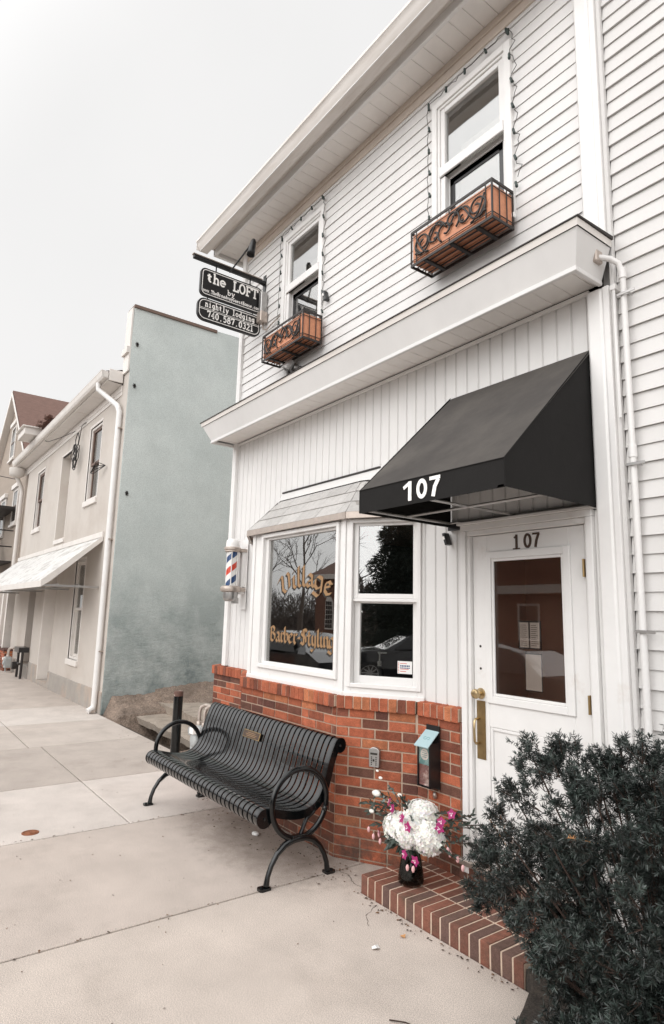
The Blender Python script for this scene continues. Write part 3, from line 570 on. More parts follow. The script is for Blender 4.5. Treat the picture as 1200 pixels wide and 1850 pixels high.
m.build('seam_piping','canvas',AW)
for x,s in ((a0,-1),(a1,1)):
    m=MB(); P=[(x,wf,zv),(x,3.195,zv-.005),(x,3.199,zt_),(x,wf,zf)]; n=10; vs=[];fs=[]
    for j in range(n+1):
        for i in range(n+1):
            u,v=i/n,j/n; q=Vector(P[0]).lerp(Vector(P[1]),u).lerp(Vector(P[3]).lerp(Vector(P[2]),u),v); q.x+= s*(-.008*math.sin(pi*u)*math.sin(pi*v)+.002*math.sin(u*17)); vs.append(q)
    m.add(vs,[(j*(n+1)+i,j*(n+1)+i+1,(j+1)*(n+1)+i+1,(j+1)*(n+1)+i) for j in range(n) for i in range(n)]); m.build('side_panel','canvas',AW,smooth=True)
m=MB(); 
for x in (a0+.02,a1-.02,(a0+a1)/2): m.tube([(x,wf+.02,zv+.02),(x,3.17,zv+.02)],.009,8); m.tube([(x,wf+.02,zf-.02),(x,3.17,zt_-.05)],.009,8)
for y,z in ((wf+.02,zv+.02),(wf+.02,zf-.025),(2.75,zv+.02),(3.17,zv+.02),(3.17,zt_-.05)): m.tube([(a0+.02,y,z),(a1-.02,y,z)],.009,8)
m.build('awning_frame','chrome',AW); m=MB(); m.box(a0,3.165,zv-.03,a0+.2,3.199,zv+.02); m.box(a0+.2,3.18,zv-.012,a1,3.199,zv+.008); m.build('mounting_rail','plastic',AW)
m=MB(); fr=(Vector((0,wf-.0015,0)),Vector((1,0,0)),Vector((0,0,1)),Vector((0,-1,0)))
h=.112; z0=zv+.018
m.stroke(fr,[(-2.553,z0+h*.70),(-2.50,z0+h*.93)],w=.020); m.stroke(fr,[(-2.500,z0+h),(-2.500,z0)],w=.026)
m.stroke(fr,[(-2.405+.030*math.cos(t*pi/14),z0+h*.5+(h*.5-.011)*math.sin(t*pi/14)) for t in range(29)],w=.023)
m.stroke(fr,[(-2.345,z0+h-.010),(-2.265,z0+h-.010)],w=.020); m.stroke(fr,[(-2.278,z0+h-.018),(-2.305,z0+h*.48),(-2.318,z0)],w=.026)
m.build('painted_number','signwht',AW)
# ============================================================ planters with wrought iron
def planter(x0,z0,label):
    w,h,y0,y1=.765,.29,2.925,3.15; x1=x0+w; z1=z0+h
    T=thing('window_planter',(x0+w/2,3.15,z0),label,'window box','wooden window boxes in iron holders')
    m=MB(); i=.013
    m.box(x0+i,y0+i,z0+.045,x1-i,y0+i+.014,z1-.03); m.box(x0+i,y1-.02,z0+.045,x1-i,y1-.006,z1-.03); m.box(x0+i,y0+i+.015,z0+.045,x0+i+.014,y1-.021,z1-.03); m.box(x1-i-.014,y0+i+.015,z0+.045,x1-i,y1-.021,z1-.03)
    for k in range(4):
        a=y0+i+(y1-y0-2*i)/4*k; m.box(x0+i,a+.004,z0+.028,x1-i,a+(y1-y0-2*i)/4-.004,z0+.044)
    m.build('wooden_box','wood',T,bevel=.002)
    m=MB(); r=.0065
    for z,hh in ((z0,.02),(z1-.02,.02)):
        m.box(x0,y0,z,x1,y0+.008,z+hh); m.box(x0,y0+.008,z,x0+.008,y1,z+hh); m.box(x1-.008,y0+.008,z,x1,y1,z+hh); m.box(x0+.008,y1-.008,z,x1-.008,y1,z+hh)
    for z in (z0+.05,z1-.055): m.tube([(x0,y0+.003,z),(x1,y0+.003,z)],.0035,6); m.tube([(x1-.004,y0,z),(x1-.004,y1,z)],.0035,6)
    for x,y in ((x0,y0),(x1-.01,y0),(x0,y1-.01),(x1-.01,y1-.01)): m.box(x,y,z0+.021,x+.01,y+.01,z1-.021)
    for x in (x0+.055,x0+w/2,x1-.06): m.box(x,y0+.001,z0+.021,x+.006,y0+.007,z1-.021) if x!=x0+w/2 else (m.box(x,y0,z0+.021,x+.006,y0+.006,z0+.05),m.box(x,y0,z1-.055,x+.006,y0+.006,z1-.021))
    for k in (1,2): yy=y0+(y1-y0)*k/3; m.box(x1-.006,yy,z0+.021,x1-.001,yy+.008,z1-.021); m.box(x0+.001,yy,z0+.021,x0+.006,yy+.008,z1-.021)
    for k in range(1,4): yy=y0+(y1-y0)*k/4; m.box(x0+.01,yy-.003,z0+.012,x1-.01,yy+.003,z0+.02)
    for x in (x0+.13,x0+w*.5,x1-.15): m.box(x,y0+.009,z0-.004,x+.028,y1-.009,z0+.010)
    m.build('iron_basket','iron',T)
    m=MB(); cx=x0+w/2; cz=z0+h/2
    def sp(ax,az,r0,r1,t0,t1,n=18,sx=1): return [(ax+sx*(r0+(r1-r0)*i/n)*math.cos(R(t0+(t1-t0)*i/n)),y0-.001,az+(r0+(r1-r0)*i/n)*math.sin(R(t0+(t1-t0)*i/n))) for i in range(n+1)]
    for s in (-1,1):
        m.tube(sp(cx+s*.255,cz,.085,.018,-80 ,430,26,s),.0072,6); m.tube(sp(cx+s*.135,cz-.005,.082,.015,150,-260,22,s),.0072,6); m.tube(sp(cx+s*.03,cz+.02*s,.078,.02,-60,300,22,s),.0072,6)
        m.tube([(cx+s*(.02+.31*t),y0-.001,cz+s*.0+(.08*math.sin(t*2*pi))) for t in [i/20 for i in range(21)]],.0068,6)
        m.tube([(cx+s*(.20+.12*t),y0-.001,cz-.09+.16*t*t) for t in [i/10 for i in range(11)]],.0068,6)
        for a,b in ((.255,.02),(.13,-.03),(.05,.045),(.32,-.06)): m.ico((cx+s*a,y0-.003,cz+b),.011,1,(1.5,.5,1))
    m.build('scroll_panel','iron',T,smooth=True)
    m=MB(); m.box(x0+.05,y0+.05,z1-.075,x1-.05,y1-.03,z1-.06); m.build('potting_soil','mulch',T)
planter(-3.09,4.275,'orange wooden window box in scrolled iron under the larger upper window nearest the awning')
planter(-5.315,4.262,'orange wooden window box in scrolled iron beside the hanging black lodging sign')
# ============================================================ string lights
def lights(x0,x1,label,n=5):
    T=thing('string_lights',((x0+x1)/2,3.15,5.8),label,'string lights','string lights round the upper windows')
    m=MB(); bulbs=[]; z0,z1=4.62,5.86; pts=[]
    def run(a,b,k,out,sag):
        for i in range(k):
            p=Vector(a).lerp(Vector(b),i/k); q=Vector(a).lerp(Vector(b),(i+1)/k)
            bulbs.append(p)
            for j in range(6):
                t=j/6; w=math.sin(pi*t); pts.append(p.lerp(q,t)+Vector(out)*sag*w*rnd.uniform(.3,1.5)+Vector((0,-.004*w,0)))
        bulbs.append(Vector(b))
    run((x0-.015,3.155,z0),(x0-.02,3.155,z1-.05),6,(-1,0,0),.012); run((x0-.02,3.155,z1-.03),(x1-.02,3.155,z1+.02),4,(.2,0,-.6),.035); run((x1+.0,3.155,z1),(x1+.03,3.155,z0),6,(1,0,0),.045)
    m.tube(pts,.0026,5); m.build('cord','cable',T)
    for b in bulbs:
        m=MB(); m.lathe(b+Vector((0,0,.012)),[(.008,0),(.010,-.010),(.009,-.022),(.011,-.026),(.009,-.040),(0,-.046)],10,(rnd.uniform(-.3,.3),-.25,1)); m.build('socket','greenbulb',T,smooth=True)
lights(-3.11,-2.34,'dark string lights tacked round the larger upper window nearest the awning')
lights(-5.38,-4.61,'dark string lights tacked round the smaller upper window near the hanging sign')
# ============================================================ hanging sign
S=thing('hanging_sign',(-5.80,3.2,5.0),'black lodging sign reading the LOFT hanging from a black bracket','sign')
X=-5.80
m=MB(); m.box(X-.02,2.31,5.445,X+.02,3.19,5.485); m.build('beam','signblk',S,bevel=.004)
m=MB(); m.box(X-.025,2.30,5.486,X+.025,3.15,5.494); m.build('beam_cap','warmmetal',S)
m=MB(); m.box(X-.03,3.185,5.30,X+.03,3.199,5.56); m.tube([(X,3.18,5.43),(X,3.05,5.46)],.008); m.build('wall_bracket','signblk',S)
def rrect(y0,y1,z0,z1,r,x,n=6):
    P=[]
    for cy,cz,a in ((y1-r,z1-r,0),(y0+r,z1-r,90),(y0+r,z0+r,180),(y1-r,z0+r,270)): P+= [(x,cy+r*math.cos(R(a+90*i/n)),cz+r*math.sin(R(a+90*i/n))) for i in range(n+1)]
    return P
sfr=(Vector((X+.0185,0,0)),Vector((0,1,0)),Vector((0,0,1)),Vector((1,0,0)))
for (y0,y1,z0,z1,r,nm) in ((2.40,3.155,5.055,5.375,.06,'upper_board'),(2.385,3.15,4.775,5.03,.085,'lower_board')):
    m=MB(); m.prism(rrect(y0,y1,z0,z1,r,X-.018),(.036,0,0)); bd=m.build(nm,'signblk',S,bevel=.003)
    m=MB(); bl=rrect(y0+.022,y1-.022,z0+.022,z1-.022,r-.02,X); m.stroke(sfr,[(p[1],p[2]) for p in bl+[bl[0]]],w=.0075,thick=.0006)
    if nm=='upper_board': slabtext(m,sfr,'the LOFT',2.465,3.09,5.227,.106,.019,.70); slabtext(m,sfr,'by',2.72,2.81,5.150,.056,.009); slabtext(m,sfr,'www.TheBroadwayGuestHouse.com',2.435,3.12,5.098,.038,.0058)
    else: m.stroke(sfr,[(2.408,4.900),(3.127,4.900)],w=.006,thick=.0006); m.stroke(sfr,[(2.408,4.914),(3.127,4.914)],w=.004,thick=.0006); slabtext(m,sfr,'nightly lodging',2.47,3.07,4.935,.062,.0095); slabtext(m,sfr,'740.587.0321',2.50,3.06,4.822,.066,.0115)
    m.build('lettering','signwht',bd)
m=MB()
for y in (2.58,3.0): m.tube([(X,y,5.445),(X,y,5.375)],.008)
for y in (2.5,3.05): m.tube([(X,y,5.055),(X,y,5.03)],.006)
m.build('hanger','signblk',S)
m=MB(); a=Vector((X+.02,2.73,5.42)); b=Vector((X+.32,2.83,5.66)); m.tube([a,b],.009); lamp=m.build('lamp_arm','signblk',S)
m=MB(); d=Vector((-.02,-.15,-1)).normalized(); m.lathe(b+Vector((0.0,.02,.03)),[(0,-.03),(.018,-.028),(.030,0),(.034,.05),(.040,.12),(.044,.17),(.038,.168),(.03,.1),(0,.09)],18,d); m.build('spotlight','signblk',S,smooth=True)
J=thing('junction_box',(-5.72,3.19,5.0),'grey electrical box on the siding behind the hanging sign','electrical box')
m=MB(); m.box(-5.76,3.10,5.02,-5.70,3.182,5.30); m.build('conduit_cover','chrome',J,bevel=.006)
m=MB(); m.box(-5.78,3.09,4.93,-5.68,3.182,5.06); m.build('box','warmmetal',J,bevel=.008)
m=MB(); m.tube([(-5.73,3.15,4.93),(-5.72,3.15,4.86),(-5.66,3.16,4.83),(-5.55,3.17,4.87),(-5.40,3.175,4.90),(-5.33,3.175,4.90)],.008); m.build('cable','warmmetal',J,smooth=True)
J=thing('flood_light',(-5.0,3.19,4.1),'grey twin flood light under the planter near the hanging sign','light')
m=MB(); m.lathe((-5.04,3.185,4.18),[(.05,0),(.05,.03),(.035,.05),(0,.05)],16,(0,-1,0)); m.lathe((-5.04,3.10,4.20),[(0,-.05),(.035,-.05),(.045,0),(.055,.06),(.05,.065),(0,.05)],16,(-.4,-.4,-.8)); m.build('lamp_head','chrome',J,auto=40)
m=MB(); m.box(-5.06,3.08,4.06,-5.03,3.15,4.14); m.box(-5.0,3.09,4.08,-4.97,3.15,4.13); m.build('bracket','iron',J); m=MB(); m.tube([(-4.98,3.18,4.18),(-4.92,3.18,4.16),(-4.88,3.18,4.10),(-4.91,3.18,4.03)],.006); m.build('wire','iron',J)
def clip(x,z,label,s=1):
    T=thing('cable_clamp',(x,3.19,z),label,'clamp','black clamps on the facade')
    m=MB(); m.obox((x-.02*s,3.14,z+.05*s),(.032*s,0,.006*s),(0,.05,0),(.035*s,0,-.10*s)); m.build('body','plastic',T,bevel=.004)
    m=MB(); m.obox((x-.004*s,3.135,z+.022*s),(.016*s,0,.003*s),(0,.004,0),(.009*s,0,-.026*s)); m.build('label_patch','signwht',T)
clip(-2.975,2.245,'small black clamp on vertical siding left of the door frame',.85); clip(-4.545,4.75,'small black clamp on clapboards right of the planter near the sign',1.1)
# ============================================================ barber pole
T=thing('barber_pole',(-5.93,3.2,1.75),'red white and blue striped barber pole in a metal housing','barber pole')
c=Vector((-5.93,3.025,0))
m=MB(); m.lathe(c,[(0,2.485),(.05,2.483),(.068,2.465),(.072,2.43),(.072,2.395)],28); m.build('top_dome','trim',T,auto=40)
m=MB(); m.lathe(c,[(.0,2.396),(.083,2.396),(.09,2.388),(.09,2.37),(.078,2.362),(.082,2.352),(.076,2.345),(0,2.345)],28); m.box(c.x-.05,c.y+.03,2.352,c.x+.05,3.185,2.385); m.build('collar','warmmetal',T,auto=40); m=MB()
m.lathe(c,[(0,1.985),(.085,1.985),(.105,1.975),(.112,1.95),(.105,1.925),(.08,1.918),(0,1.918)],28); m.box(c.x-.05,c.y+.03,1.93,c.x+.05,3.185,1.97); m.build('collar','warmmetal',T,auto=40)
m=MB(); m.lathe(c,[(.078,1.918),(.078,1.86),(.07,1.835),(.05,1.822),(0,1.822)],28); m.box(c.x+.02,3.03,1.80,c.x+.05,3.1,1.86); m.build('bottom_cap','chrome',T,auto=40)
m=MB(); n=48; zz0,zz1=1.985,2.345; rows=60
vs=[];fs=[]
for j in range(rows+1):
    for i in range(n): a=2*pi*i/n; vs.append((c.x+.058*math.cos(a),c.y+.058*math.sin(a),zz0+(zz1-zz0)*j/rows))
for j in range(rows):
    for i in range(n):
        ph=((j+.5)/rows*(zz1-zz0)/.27 - (i+.5)/n+.62)%1.0
        k=0 if ph<.25 else 1 if ph<.5 else 0 if ph<.75 else 2
        m.add([vs[j*n+i],vs[j*n+(i+1)%n],vs[(j+1)*n+(i+1)%n],vs[(j+1)*n+i]],[(0,1,2,3)],mi=k)
m.build('striped_cylinder',['white','red','blue'],T)
m=MB()
for a in (-150,150,30,-30,80): m.tube([(c.x+.068*math.cos(R(a)),c.y+.068*math.sin(R(a)),1.985),(c.x+.068*math.cos(R(a)),c.y+.068*math.sin(R(a)),2.345)],.005,8)
m.box(c.x-.035,3.13,1.98,c.x-.02,3.18,2.35); m.box(c.x+.02,3.13,1.98,c.x+.035,3.18,2.35); m.build('rod','trim',T)
m=MB(); m.box(c.x-.055,3.178,1.74,c.x+.055,3.186,2.49); m.box(c.x-.03,3.10,1.90,c.x+.03,3.178,1.93); m.build('back_plate','trim',T,bevel=.003)
# ============================================================ wall things
L2=Fr((-3.79,2.86),(-3.25,3.17))
T=thing('key_lockbox',L2.p(.31,.645,.0),'small grey push button key box on the angled brick wall','lockbox')
m=MB(); P=[]
for (a,z) in [(.275,.65),(.350,.65),(.352,.76)]+[(.3125+.04*math.cos(R(t)),.755+.03*math.sin(R(t))) for t in range(20,180,20)]+[(.273,.76)]: P.append(L2.p(a,z,.008))
m.prism(P,L2.n*.034); m.build('housing','chrome',T,bevel=.004,seg=2)
m=MB(); L2.box(m,.286,.735,.338,.748,.042,.045)
for i in range(5):
    for a in (.291,.325): L2.box(m,a,.665+i*.0125,a+.008,.672+i*.0125,.042,.0445)
L2.box(m,.305,.69,.317,.705,.042,.0455); m.build('button','shadow',T)
T=thing('brochure_box',(-3.09,3.16,.6),'black brochure holder with pale teal lid on the brick wall by the door','brochure box')
m=MB(); m.box(-3.145,3.145,.585,-3.025,3.155,.985); m.box(-3.145,3.06,.60,-3.140,3.144,.88); m.box(-3.03,3.06,.60,-3.025,3.144,.88); m.box(-3.1395,3.06,.60,-3.0305,3.144,.605); m.box(-3.1395,3.058,.60,-3.135,3.064,.88); m.box(-3.035,3.058,.60,-3.0305,3.064,.88); m.build('holder','plastic',T)
m=MB(); m.add([(-3.150,3.035,.855),(-3.020,3.035,.855),(-3.023,3.143,.945),(-3.147,3.143,.945),(-3.150,3.035,.861),(-3.020,3.035,.861),(-3.023,3.143,.951),(-3.147,3.143,.951)],[(0,1,2,3),(4,5,6,7),(0,1,5,4),(1,2,6,5),(0,4,7,3)]); lid=m.build('lid','tealp',T)
lf=(Vector((-3.085,3.089,.906)),Vector((1,0,0)),Vector((0,.768,.64)),Vector((0,-.64,.768)))
m=MB(); m.stroke(lf,arc(-.012,0,.014,.011,90,360,10),w=.003); m.stroke(lf,arc(.014,0,.014,.011,-90,180,10),w=.003); m.build('lid_emblem','teal',lid)
m=MB(); m.box(-3.135,3.070,.74,-3.035,3.075,.86); card=m.build('brochure_top','teal',T); m=MB(); m.box(-3.135,3.070,.61,-3.035,3.075,.739); m.build('brochure_picture','photo',T)
m=MB(); m.lathe((-3.085,3.0695,.805),[(.036,0),(.036,.001),(0,.001)],24,(0,-1,0)); m.build('round_label','paper',T)
m=MB()
for i,w in enumerate((.03,.044,.05,.036)): m.box(-3.085-w/2,3.0675,.825-i*.013,-3.085+w/2,3.0682,.829-i*.013)
m.build('label_print','teal',T)
m=MB(); m.box(-3.14,3.062,.625,-3.03,3.0635,.88); m.build('clear_front','glassd',T)
solo(MB().lathe((-3.07,3.150,.54),[(0,-.02),(.012,-.018),(.014,0),(.008,.02),(0,.02)],12,(0,-.3,1)),'wall_spigot','warmmetal',(-3.07,3.15,.52),'tiny grey metal spout on brick under the brochure box','spout',smooth=True)
# ============================================================ GROUND
from mathutils import noise as mn
def struct(mb,name,m,**k): o=mb.build(name,m,None,**k); o['kind']='structure'; return o
def hgrid(mb,x0,x1,y0,y1,nx,ny,f,**k):
    vs=[(x0+(x1-x0)*i/nx,y0+(y1-y0)*j/ny,f(x0+(x1-x0)*i/nx,y0+(y1-y0)*j/ny)) for j in range(ny+1) for i in range(nx+1)]
    mb.add(vs,[(j*(nx+1)+i,j*(nx+1)+i+1,(j+1)*(nx+1)+i+1,(j+1)*(nx+1)+i) for j in range(ny) for i in range(nx)],**k)
m=MB(); m.add([(-300,-300,-.35),(300,-300,-.35),(300,300,-.35),(-300,300,-.35)],[(0,1,2,3)]); struct(m,'ground','soil')
m=MB(); m.add([(-120,-11.2,-.14),(60,-11.2,-.14),(60,-1.55,-.14),(-120,-1.55,-.14)],[(0,1,2,3)]); struct(m,'road','asphalt')
m=MB(); 
for x in range(-60,20,6): m.add([(x,-6.43,-.136),(x+3,-6.43,-.136),(x+3,-6.31,-.136),(x,-6.31,-.136)],[(0,1,2,3)])
struct(m,'road_marking','signwht')
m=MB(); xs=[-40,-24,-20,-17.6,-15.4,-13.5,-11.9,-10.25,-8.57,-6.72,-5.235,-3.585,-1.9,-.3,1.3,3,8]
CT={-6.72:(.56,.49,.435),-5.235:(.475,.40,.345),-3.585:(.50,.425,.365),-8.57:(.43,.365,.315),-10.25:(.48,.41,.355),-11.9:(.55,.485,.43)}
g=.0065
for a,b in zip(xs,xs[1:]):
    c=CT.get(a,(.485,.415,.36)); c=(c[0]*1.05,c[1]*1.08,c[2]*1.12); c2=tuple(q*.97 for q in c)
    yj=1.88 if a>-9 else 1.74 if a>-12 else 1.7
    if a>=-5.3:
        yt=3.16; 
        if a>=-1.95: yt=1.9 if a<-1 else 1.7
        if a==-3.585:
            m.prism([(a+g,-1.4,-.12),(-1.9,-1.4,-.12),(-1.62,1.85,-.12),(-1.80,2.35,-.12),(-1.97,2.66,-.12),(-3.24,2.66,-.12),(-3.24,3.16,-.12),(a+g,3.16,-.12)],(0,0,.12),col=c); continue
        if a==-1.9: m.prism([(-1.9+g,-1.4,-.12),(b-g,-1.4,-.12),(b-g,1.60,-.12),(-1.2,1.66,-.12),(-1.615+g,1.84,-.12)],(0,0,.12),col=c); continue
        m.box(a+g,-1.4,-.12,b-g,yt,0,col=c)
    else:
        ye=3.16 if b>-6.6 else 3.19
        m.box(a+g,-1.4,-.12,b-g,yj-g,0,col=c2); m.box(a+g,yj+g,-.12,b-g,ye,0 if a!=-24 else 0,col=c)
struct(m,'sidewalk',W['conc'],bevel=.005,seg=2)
# per-slab tone drives the concrete colour
nt=W['conc'].node_tree; at=nt.nodes.new('ShaderNodeAttribute'); at.attribute_name='tone'
for n in nt.nodes:
    if n.type=='MIX' and n.blend_type=='MIX':
        nt.links.new(at.outputs['Color'],n.inputs[6])
        mm=nt.nodes.new('ShaderNodeMix'); mm.data_type='RGBA'; mm.blend_type='MULTIPLY'; mm.inputs[0].default_value=1; mm.inputs[7].default_value=(.83,.82,.81,1); nt.links.new(at.outputs['Color'],mm.inputs[6]); nt.links.new(mm.outputs[2],n.inputs[7]); break
nn_=nt.nodes; lk_=nt.links; bs=nn_['Principled BSDF']; src=bs.inputs['Base Color'].links[0].from_socket  # ragged dark oval blended into the concrete under and around the bench
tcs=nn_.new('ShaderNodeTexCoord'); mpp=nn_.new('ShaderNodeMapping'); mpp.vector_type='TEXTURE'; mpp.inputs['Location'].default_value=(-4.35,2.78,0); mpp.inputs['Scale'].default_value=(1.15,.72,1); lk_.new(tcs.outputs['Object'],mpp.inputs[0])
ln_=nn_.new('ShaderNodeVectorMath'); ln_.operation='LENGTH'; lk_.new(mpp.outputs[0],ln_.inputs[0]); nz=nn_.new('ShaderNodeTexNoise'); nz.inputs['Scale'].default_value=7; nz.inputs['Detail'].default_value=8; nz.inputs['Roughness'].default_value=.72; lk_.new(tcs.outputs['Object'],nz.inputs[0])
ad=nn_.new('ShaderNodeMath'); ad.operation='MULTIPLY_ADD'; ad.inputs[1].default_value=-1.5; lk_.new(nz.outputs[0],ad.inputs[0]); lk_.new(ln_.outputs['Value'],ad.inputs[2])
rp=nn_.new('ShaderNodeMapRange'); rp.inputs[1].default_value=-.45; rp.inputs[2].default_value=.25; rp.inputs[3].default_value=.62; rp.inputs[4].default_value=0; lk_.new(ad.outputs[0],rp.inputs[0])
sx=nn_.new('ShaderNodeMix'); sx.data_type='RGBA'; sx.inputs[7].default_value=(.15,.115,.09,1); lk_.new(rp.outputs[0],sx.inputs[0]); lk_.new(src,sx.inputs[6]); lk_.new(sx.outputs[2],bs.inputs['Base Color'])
m=MB()
for P_ in ([(-3.24,2.72),(-3.36,2.70),(-3.47,2.76),(-3.58,2.74)],[(-5.24,2.75),(-5.02,2.80),(-4.9,2.74),(-4.7,2.79),(-4.45,2.76)],[(-3.05,2.64),(-2.98,2.50),(-2.86,2.42)]):
    Q=[]
    for a,b in zip(P_,P_[1:]):
        for i in range(6): Q.append((a[0]+(b[0]-a[0])*i/6+rnd.uniform(-.006,.006),a[1]+(b[1]-a[1])*i/6+rnd.uniform(-.008,.008)))
    for a,b in zip(Q,Q[1:]):
        d=Vector((b[0]-a[0],b[1]-a[1],0)).normalized(); s=Vector((-d.y,d.x,0))*rnd.uniform(.0008,.0022); a,b=Vector((*a,.0012)),Vector((*b,.0012)); m.add([a-s,b-s,b+s,a+s],[(0,1,2,3)])
struct(m,'sidewalk_crack','joint')
m=MB(); m.box(-60,-1.56,-.3,20,-1.405,-.004); struct(m,'kerb','conc2',bevel=.02,seg=2)
m=MB(); hgrid(m,-60,8,-1.405,3.3,60,6,lambda x,y:-.045); struct(m,'joint_bed','joint')
m=MB(); m.box(-120,-13.2,-.3,60,-11.2,-.01); struct(m,'far_sidewalk','conc2')
m=MB(); m.add([(-120,-60,-.03),(60,-60,-.03),(60,-13.2,-.03),(-120,-13.2,-.03)],[(0,1,2,3)]); struct(m,'far_yard','soil')
def lot(x,y):
    f=mn.noise(Vector((x*3,y*3,1)))*.035+mn.noise(Vector((x*9,y*9,5)))*.022+mn.noise(Vector((x*22,y*22,9)))*.010
    k=min(1,max(0,(y-3.24)/.12)); h=k*(.30*math.exp(-abs(x+10.67)/.55))+max(0,y-3.9)*.10
    if 3.24<y<4.1: h-=.42*max(0,1-abs((x+8.75)/1.25)**6)*(1 if y<3.98 else (4.1-y)/.12)
    elif y>=4.1: h+=.05
    return h+f*k-(.03 if y<3.24 else 0)
m=MB(); hgrid(m,-10.66,-6.2,3.19,5.2,300,150,lot); hgrid(m,-10.66,-6.2,5.2,9.2,20,20,lambda x,y:lot(x,y)); struct(m,'side_lot_soil','soil')
m=MB()
def fr_(s,k): return .06*mn.noise(Vector((s*2.1,k,0)))+.03*mn.noise(Vector((s*6.5,k,3)))
def slab_(x0,x1,yf,yb,z,t,k,n=46):
    top=[(x0+(x1-x0)*i/n,yf(x0+(x1-x0)*i/n)+fr_(x0+(x1-x0)*i/n,k),z+.012*mn.noise(Vector((i*.4,k,7)))) for i in range(n+1)]
    bk=[(p[0],yb,z+.02) for p in top]; lo=[(p[0],p[1]+.03+.02*mn.noise(Vector((i*.7,k,1))),z-t) for i,p in enumerate(top)]; lb=[(p[0],yb,z-t) for p in top]
    m.add(top+bk+lo+lb,[(i,i+1,n+2+i,n+1+i) for i in range(n)]+[(i,2*n+2+i,2*n+3+i,i+1) for i in range(n)]+[(2*n+2+i,3*n+3+i,3*n+4+i,2*n+3+i) for i in range(n)]+[(0,n+1,3*n+3,2*n+2),(n,3*n+2,4*n+3,2*n+1)])
slab_(-10.3,-7.3,lambda x:3.52+.10*(x+8.8)**2*.25,4.25,.045,.10,1); slab_(-10.45,-6.9,lambda x:3.98-.04*(x+9),5.0,.19,.13,5)
struct(m,'broken_slab','conc2')
m=MB()
def bed(x,y): 
    d=min(1,max(0,(y-1.62)/.25)); return .01+.06*d+.02*mn.noise(Vector((x*4,y*4,0)))+.012*mn.noise(Vector((x*15,y*15,0)))
def xs0(y): return -2.03 if y>2.66 else (-1.97+(2.66-y)*.45 if y>1.86 else -1.6+(1.86-y)*1.6)
ny,nx=40,70; vs=[]
for j in range(ny+1):
    y=1.62+(3.19-1.62)*j/ny; xa=xs0(y)
    for i in range(nx+1): x=xa+(4-xa)*(i/nx)**1.5; vs.append((x,y,bed(x,y) if 0<i else -.02))
m.add(vs,[(j*(nx+1)+i,j*(nx+1)+i+1,(j+1)*(nx+1)+i+1,(j+1)*(nx+1)+i) for j in range(ny) for i in range(nx)]); struct(m,'planting_bed_soil','mulch',smooth=True)
# litter
m=MB()
for i in range(520):
    r=rnd.random()
    if r<.35: x,y=rnd.uniform(-5.6,-3.4),min(2.84,2.84-abs(rnd.gauss(0,.16)))
    elif r<.5: x=rnd.uniform(-3.3,-1.9); y=2.64-abs(rnd.gauss(0,.035))
    elif r<.62: x=rnd.uniform(-9.2,-6.7); y=3.15-abs(rnd.gauss(0,.12))
    elif r<.8: x=rnd.choice((-3.585,-5.235))+rnd.gauss(0,.012); y=rnd.uniform(.6,2.9)
    else: x,y=rnd.uniform(-8,-2.2),rnd.uniform(.7,2.8)
    s=rnd.uniform(.002,.0075) if r<.8 else rnd.uniform(.002,.005); a=rnd.uniform(0,pi); c=rnd.choice([(.07,.045,.03),(.10,.06,.035),(.05,.035,.028),(.16,.09,.05)])
    u=Vector((math.cos(a),math.sin(a),rnd.uniform(-.2,.3)))*s*rnd.uniform(1,2.2); v=Vector((-math.sin(a),math.cos(a),rnd.uniform(-.2,.2)))*s; p=Vector((x,y,.003+s*.35))
    m.add([p-u,p-v,p+u,p+v,p+Vector((0,0,s*.5))],[(0,1,4),(1,2,4),(2,3,4),(3,0,4),(0,3,2,1)],col=c)
W['debris']=mat('debris',(.1,.07,.05),1,attr='tone'); o=m.build('leaf_litter','debris',None); tag(o,'tiny dry leaf crumbs and grit scattered on the sidewalk','litter',kind='stuff')
m=MB(); m.ico((-4.46,2.60,.012),.032,2,(1.15,.85,.42),.05); solo(m,'pebble','paper',(-4.46,2.6,0),'smooth white pebble on the pavement under the black bench','pebble',smooth=True)
m=MB(); m.add([(-2.70,2.30,.003),(-2.675,2.285,.006),(-2.655,2.30,.014),(-2.66,2.325,.004),(-2.685,2.33,.012),(-2.678,2.305,.018)],[(0,1,5),(1,2,5),(2,3,5),(3,4,5),(4,0,5)]); solo(m,'fallen_petal','paper',(-2.68,2.31,0),'small white petal lying on the sidewalk in front of the brick step','petal')
m=MB(); m.add([(-2.70,2.50,.004),(-2.685,2.49,.012),(-2.665,2.505,.004),(-2.68,2.525,.014)],[(0,1,2,3)]); solo(m,'dry_leaf','dead',(-2.69,2.51,0),'tiny orange dry leaf on the sidewalk near the brick step','leaf')
m=MB(); m.tube([(-2.20,1.98,.006),(-2.14,2.02,.012),(-2.08,2.05,.005)],.003,5); solo(m,'dry_twig','bark',(-2.14,2.02,0),'thin dark twig lying on the sidewalk beside the yew','twig')
m=MB(); m.lathe((-5.41,1.17,0),[(.062,-.01),(.062,.004),(.052,.006),(.05,.002),(.042,.002),(.04,.006),(.0,.007)],24); m.box(-5.44,1.165,.007,-5.38,1.175,.010); solo(m,'drain_cover','rust',(-5.41,1.17,0),'small round rusty cover set in the sidewalk slab','drain cover')
